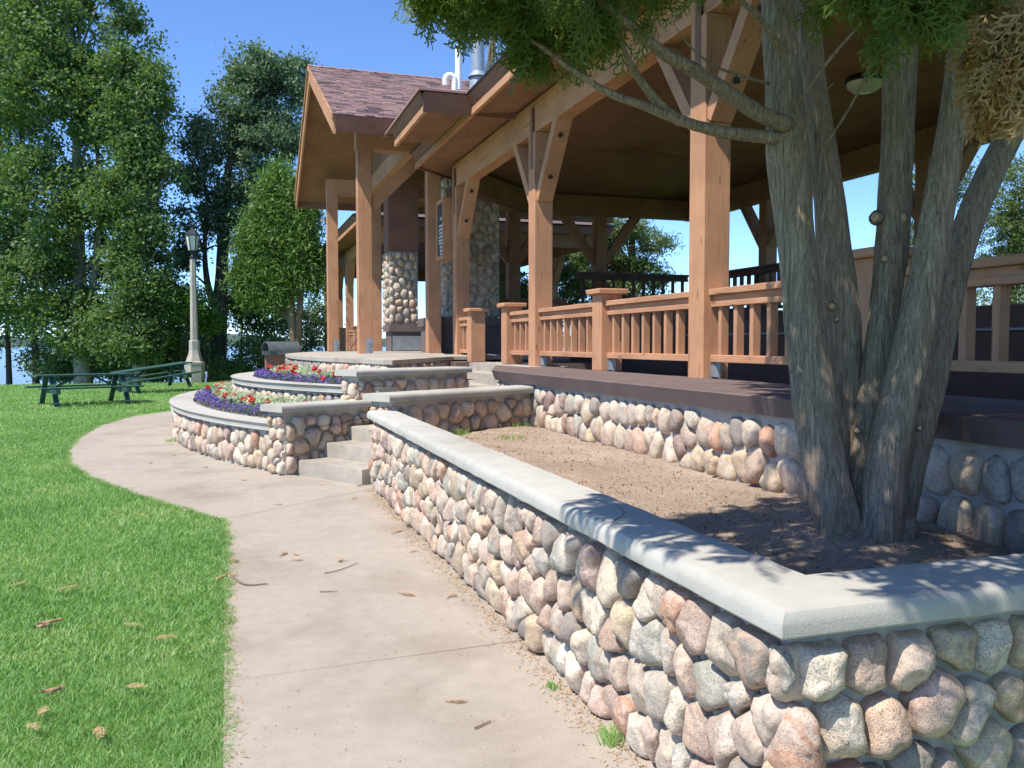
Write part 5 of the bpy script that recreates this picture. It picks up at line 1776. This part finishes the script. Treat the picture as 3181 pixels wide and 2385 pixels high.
    # unseen upper crown, throwing the shade
    for (c, rad, n) in [((0.32, 2.4, 3.6), (0.45, 0.8, 0.2), 260), ((1.0, 1.25, 3.5), (0.75, 0.55, 0.22), 210), ((1.35, 2.9, 4.05), (0.9, 1.1, 0.35), 560), ((2.3, 3.4, 4.9), (1.2, 1.4, 0.7), 1300), ((3.0, 4.6, 5.3), (1.2, 1.4, 0.8), 1500),
                        ((3.2, 3.2, 6.2), (1.2, 1.3, 0.9), 1100), ((2.2, 1.6, 4.3), (1.0, 0.9, 0.5), 700), ((3.4, 1.6, 4.9), (1.2, 0.9, 0.7), 800)]:
        d = r.normal(size=(n, 3))
        d /= np.linalg.norm(d, axis=1, keepdims=True)
        P.append(np.array(c) + d * np.array(rad) * r.random((n, 1)) ** 0.4)
        Dd.append(dirs(n, 0.5, None, 0.8))
    big = [(V * 1.9, F) for V, F in protos]
    nb = 8
    Pv, Dv = np.concatenate(P[:-nb]), np.concatenate(Dd[:-nb])
    V, F = scatter_fronds(Pv, Dv, r, 0.7, 1.3, protos)
    link('foliage', np_mesh('foliage', V, F), M['cedar'], root)
    V, F = scatter_fronds(np.concatenate(P[-nb:]), np.concatenate(Dd[-nb:]), r, 0.8, 1.4, [(v * 1.5, f) for v, f in rough])
    link('foliage', np_mesh('foliage', V, F), M['cedar'], root)
    P, Dd = [], []
    for (dx, dy, D, rx, rz, ry, n) in [(2185, 30, 3.3, 50, 70, .15, 110), (2170, 100, 3.25, 50, 60, .15, 120), (2150, 160, 3.2, 46, 34, .12, 70), (2195, 180, 3.2, 30, 40, .12, 60), (2112, 70, 3.3, 20, 40, .1, 18), (2215, 90, 3.2, 40, 80, .15, 90)]:
        P.append(blob(dx, dy, D, rx, rz, ry, n))
        Dd.append(dirs(len(P[-1]), 1.1, left * 0.5, 0.22))
    V, F = scatter_fronds(np.concatenate(P), np.concatenate(Dd), r, 0.8, 1.3, protos)
    link('dead_foliage', np_mesh('dead_foliage', V, F), M['cedar_dead'], root)
    # a few brown sprays among the green
    return protos
PROTOS = arborvitae()

# ------------------------------------------------------------------ lawn blades
def edge_x(y):
    """x of the lawn's right edge beside the path"""
    ys = [p[1] for p in PATH_EDGE[:12]]
    xs = [p[0] for p in PATH_EDGE[:12]]
    return np.interp(y, ys, xs)

def grass():
    r = np.random.default_rng(9)
    parts = []
    for (y0, y1, xl, n, h, wd) in [(1.6, 4.5, -3.6, 130000, 0.040, 0.0028), (4.5, 8, -6.5, 120000, 0.042, 0.0045), (8, 13, -9, 100000, 0.046, 0.008), (13, 21, -12, 90000, 0.05, 0.013), (21, 37.5, -18, 110000, 0.055, 0.022)]:
        y = r.uniform(y0, y1, n)
        e = edge_x(np.minimum(y, 20)) if y0 < 21 else np.full(n, 4.0)
        fr = y / y1
        if y0 < 21:
            e = e + 0.012 * np.sin(y * 9.0) + 0.012 * np.sin(y * 23.0) + 0.010 * np.sin(y * 57.0) + np.minimum(r.exponential(0.018, n), 0.09)
        x = xl * fr + (e - xl * fr) * r.random(n)
        if y0 < 21:
            # extra blades creeping over the concrete edge
            m = n // 14
            yy = r.uniform(y0, y1, m)
            xx = edge_x(np.minimum(yy, 20)) + r.normal(scale=0.02, size=m) + 0.012 * np.sin(yy * 9.0) + 0.012 * np.sin(yy * 23.0)
            x, y = np.concatenate([x, xx]), np.concatenate([y, yy])
        else:
            k = np.hypot(x - 10.2, y - 16.1) > 13.0
            x, y = x[k], y[k]
        parts.append((x, y, h, wd))
    V, F = [], []
    off = 0
    for x, y, h, wd in parts:
        n = len(x)
        a = r.uniform(0, 6.283, n)
        lean = r.normal(scale=0.55, size=(n, 2)) * h
        hh = h * r.uniform(0.45, 1.25, n)
        dx, dy = np.cos(a) * wd, np.sin(a) * wd
        z0 = np.full(n, -0.03)
        b0 = np.stack([x - dx, y - dy, z0], 1)
        b1 = np.stack([x + dx, y + dy, z0], 1)
        m0 = np.stack([x + lean[:, 0] * 0.4 - dx * 0.7, y + lean[:, 1] * 0.4 - dy * 0.7, z0 + hh * 0.6], 1)
        m1 = np.stack([x + lean[:, 0] * 0.4 + dx * 0.7, y + lean[:, 1] * 0.4 + dy * 0.7, z0 + hh * 0.6], 1)
        t = np.stack([x + lean[:, 0], y + lean[:, 1], z0 + hh], 1)
        V.append(np.stack([b0, b1, m1, t, m0], 1).reshape(-1, 3))
        i = np.arange(n)[:, None] * 5 + off
        F.append(np.concatenate([i + [0, 1, 2], i + [0, 2, 4], i + [4, 2, 3]], 0) if wd < 0.006 else i + [0, 1, 3])
        off += n * 5
    o = link('grass', np_mesh('grass', np.concatenate(V), np.concatenate(F)), M['grass'])
    tag(o, 'mown green grass of the lawn beside the path', 'grass', kind='stuff')
grass()

def tufts():
    r = np.random.default_rng(19)
    def tuft(x, y, z, n, h, spread, label, cat='weed', group=None):
        V, F = [], []
        for i in range(n):
            a, b = r.uniform(0, 6.283), r.uniform(0, 6.283)
            px, py = x + math.cos(a) * r.random() * spread, y + math.sin(a) * r.random() * spread
            ln = h * r.uniform(0.5, 1.2)
            k = len(V)
            wd = 0.003
            lx, ly = math.cos(b) * ln * 0.6, math.sin(b) * ln * 0.6
            V += [(px - wd, py, z - 0.01), (px + wd, py, z - 0.01), (px + lx * 0.5 + wd, py + ly * 0.5, z + ln * 0.6), (px + lx, py + ly, z + ln * 0.8), (px + lx * 0.5 - wd, py + ly * 0.5, z + ln * 0.6)]
            F += [(k, k + 1, k + 2), (k, k + 2, k + 4), (k + 4, k + 2, k + 3)]
        o = link('grass_tuft', np_mesh('grass_tuft', V, F), M['grass'])
        tag(o, label, cat, group)
    tuft(1.39, 2.98, 0.0, 60, 0.085, 0.05, 'small grass tuft at the foot of the planter wall near the corner')
    tuft(1.36, 3.55, 0.0, 25, 0.04, 0.04, 'wisp of grass in the joint below the planter wall')
    tuft(2.5, 9.6, 0.5, 70, 0.10, 0.16, 'grass tuft in the soil by the right hand cheek wall')
    tuft(3.35, 10.2, 0.5, 90, 0.09, 0.25, 'spreading grass tuft in the far corner of the planter soil')
    tuft(2.9, 8.9, 0.5, 50, 0.07, 0.2, 'thin grass patch in the dry planter soil')
    tuft(1.95, 5.7, 0.5, 30, 0.07, 0.04, 'weed beside the inner edge of the planter coping')
    tuft(-0.9, 14.6, 0.0, 40, 0.06, 0.1, 'grass tuft at the foot of the lower curved terrace wall')
tufts()

# ------------------------------------------------------------------ litter
def litter():
    r = np.random.default_rng(33)
    def sprig_mesh(k):
        Vs, Fs, off = [], [], 0
        for i in range(3):
            V, F = PROTOS[(k + i) % len(PROTOS)]
            V = V * r.uniform(0.25, 0.6) * np.array([1.3, 1.0, 0.55])
            V = np.stack([V[:, 0], V[:, 2], np.abs(V[:, 1]) * 2 + 0.004 + 0.004 * i], 1)
            a = r.uniform(-0.6, 0.6)
            c, s = math.cos(a), math.sin(a)
            V = np.stack([V[:, 0] * c - V[:, 1] * s, V[:, 0] * s + V[:, 1] * c, V[:, 2]], 1)
            Vs.append(V); Fs.append(F + off); off += len(V)
        me = np_mesh('dead_sprig', np.concatenate(Vs), np.concatenate(Fs))
        me.materials.append(M['sprig'])
        return me
    meshes = [sprig_mesh(k) for k in range(5)]
    def put(name, me, x, y, z, rz, sc, label, cat, group):
        o = bpy.data.objects.new(name, me)
        o.location = (x, y, z)
        o.rotation_euler = (0, 0, rz)
        o.scale = (sc, sc, sc)
        COL.objects.link(o)
        tag(o, label, cat, group)
        return o
    pathpts = [(500, 1212), (640, 1205), (655, 1214), (620, 1197), (500, 1245), (492, 1248), (730, 1220), (610, 1092), (450, 1010), (480, 968), (600, 955), (560, 1000), (690, 1050), (770, 1052), (380, 985), (330, 1000), (870, 1150), (930, 1190),
               (895, 1295), (985, 1290), (520, 1040), (440, 935), (360, 960), (700, 1028), (760, 1080), (1010, 1530)]
    for i, (dx, dy) in enumerate(pathpts):
        u, v = dx * PXS, dy * PXS
        D = HC * FPX / (v - 1069)
        p = at(dx, dy, D)
        if p.x > 1.36: p.x = 1.3
        put('dead_sprig', meshes[i % 5], p.x, p.y, 0.002, r.uniform(0, 6.28), r.uniform(0.7, 1.25), 'orange dead cedar sprig lying on the concrete path', 'sprig', 'dead cedar sprigs on the path')
    for i, (dx, dy) in enumerate([(170, 1280), (80, 1575), (60, 1595), (215, 1600), (60, 1270), (330, 1400), (270, 1365), (270, 1510)]):
        u, v = dx * PXS, dy * PXS
        p = at(dx, dy, HC * FPX / (v - 1069))
        put('dead_sprig', meshes[i % 5], p.x, p.y, 0.022, r.uniform(0, 6.28), r.uniform(0.8, 1.2), 'orange dead cedar sprig lying in the grass', 'sprig', 'dead cedar sprigs in the grass')
    def twig(pts, rad, label, mat='twig'):
        o_, ra = limb([Vector(p) for p in pts], rad, rad * 0.5, n=4)
        o = MB().tube(o_, ra, 6, wob=0.3, seed=int(pts[0][0] * 100)).build('twig', M[mat], None)
        tag(o, label, 'twig')
    g = lambda dx, dy, z=0.008: (lambda p: (p.x, p.y, z))(at(dx, dy, HC * FPX / (dy * PXS - 1069)))
    twig([g(505, 1255), g(530, 1270), g(577, 1268)], 0.008, 'curved grey twig on the path near the lawn edge')
    twig([g(700, 1245), g(735, 1237), g(772, 1222)], 0.004, 'thin straight twig lying on the middle of the path')
    twig([g(690, 1286), g(730, 1285)], 0.004, 'short twig beside the thin straight twig on the path')
    twig([g(1025, 1592), g(1060, 1575)], 0.004, 'small twig low on the path close to the planter wall')
    twig([g(480, 1360), g(510, 1352)], 0.006, 'stub of twig at the path edge')
    twig([(1.45, 3.1, 0.848), (1.55, 3.22, 0.852), (1.62, 3.5, 0.848)], 0.003, 'thin curved twig lying on the planter coping')
    twig([(2.15, 6.1, 0.52), (2.3, 6.5, 0.53), (2.32, 6.9, 0.525)], 0.006, 'dark twig lying on the dry planter soil')
    twig([(2.7, 3.0, 0.5), (2.2, 3.3, 0.54), (1.9, 3.9, 0.5)], 0.02, 'surface root running across the shaded soil', 'barkchip')
    def chip(dx, dy, sx, sy, label):
        p = at(dx, dy, HC * FPX / (dy * PXS - 1069))
        b = MB()
        n = 7
        top, bot = [], []
        for i in range(n):
            t = i / (n - 1)
            wv = sy * (0.12 + 0.95 * math.sin(math.pi * (0.04 + 0.92 * t))) * r.uniform(0.6, 1.2)
            x = (t - 0.5) * sx
            for s_ in (-1, 0, 1):
                top.append((p.x + x, p.y + s_ * wv / 2 + 0.25 * x + 0.006 * math.sin(t * 9), 0.02 + (0.008 if s_ == 0 else 0) + r.uniform(0, 0.006)))
        F = []
        for i in range(n - 1):
            for k in range(2):
                a = i * 3 + k
                F.append((a, a + 3, a + 4, a + 1))
        V = top + [(x, y, z - 0.008) for x, y, z in top]
        F2 = [tuple(q + len(top) for q in f[::-1]) for f in F]
        for i in range(n - 1):
            F2 += [(i * 3, len(top) + i * 3, len(top) + i * 3 + 3, i * 3 + 3), (i * 3 + 2, i * 3 + 5, len(top) + i * 3 + 5, len(top) + i * 3 + 2)]
        o = b.add(V, F + F2).build('bark_chip', M['barkchip'], None)
        tag(o, label, 'bark')
    chip(108, 1358, 0.12, 0.024, 'long brown bark chip in the grass left of the path')
    chip(90, 1368, 0.07, 0.018, 'darker bark flake half under the long chip in the grass')
    chip(115, 1512, 0.09, 0.02, 'pale bark chip low in the grass at the left')
    # needle litter along the foot of the planter wall and crumbs on the soil
    n = 2600
    y = r.uniform(2.2, 9.1, n)
    x = 1.44 - np.abs(r.normal(scale=0.07, size=n)) - 0.01
    P = np.stack([x, y, np.full(n, 0.005) + r.random(n) * 0.008], 1)
    V, F = quads_from(P, r.uniform(0.012, 0.04, n), 3.0, 0.16, r)
    V[:, 2] = np.clip(V[:, 2], 0.002, 0.014)
    tag(link('needle_litter', np_mesh('needle_litter', V, F), M['sprig']), 'brown needle litter gathered along the foot of the planter wall', 'litter', kind='stuff')
    n = 700
    t = r.random(n)
    y = -1 + 9 * t
    x = np.interp(y, [p[1] for p in PATH_EDGE], [p[0] for p in PATH_EDGE]) + np.abs(r.normal(scale=0.05, size=n))
    P = np.stack([x, y, np.full(n, 0.004)], 1)
    V, F = quads_from(P, r.uniform(0.012, 0.035, n), 3.0, 0.18, r)
    V[:, 2] = np.clip(V[:, 2], 0.002, 0.012)
    tag(link('edge_litter', np_mesh('edge_litter', V, F), M['sprig']), 'dry needles scattered along the lawn edge of the path', 'litter', kind='stuff')
    n = 900
    P = np.stack([r.uniform(0, 1.4, n), r.uniform(1, 9.5, n), np.full(n, 0.003)], 1)
    V, F = quads_from(P, r.uniform(0.006, 0.02, n), 3.0, 0.25, r)
    V[:, 2] = np.clip(V[:, 2], 0.0015, 0.006)
    tag(link('path_crumbs', np_mesh('path_crumbs', V, F), M['twig']), 'small brown crumbs and bits scattered over the path', 'litter', kind='stuff')
    n = 5200
    P = np.stack([r.uniform(1.72, 3.6, n), 2.2 + 8.2 * r.random(n) ** 1.4, np.zeros(n)], 1)
    P[:, 2] = [0.50 + 0.05 * mnoise.noise(Vector((a * 1.1, b * 1.1, 0.3))) + 0.018 * mnoise.noise(Vector((a * 5, b * 5, 3))) + 0.10 * math.exp(-((math.hypot(a - 3.1, b - 3.6)) / 0.7) ** 2) + 0.006 for a, b in P[:, :2]]
    V, F = quads_from(P, r.uniform(0.008, 0.034, n), 2.0, 0.4, r)
    tag(link('soil_litter', np_mesh('soil_litter', V, F), M['barkchip']), 'clods and dry bits littering the planter soil', 'litter', kind='stuff')
litter()
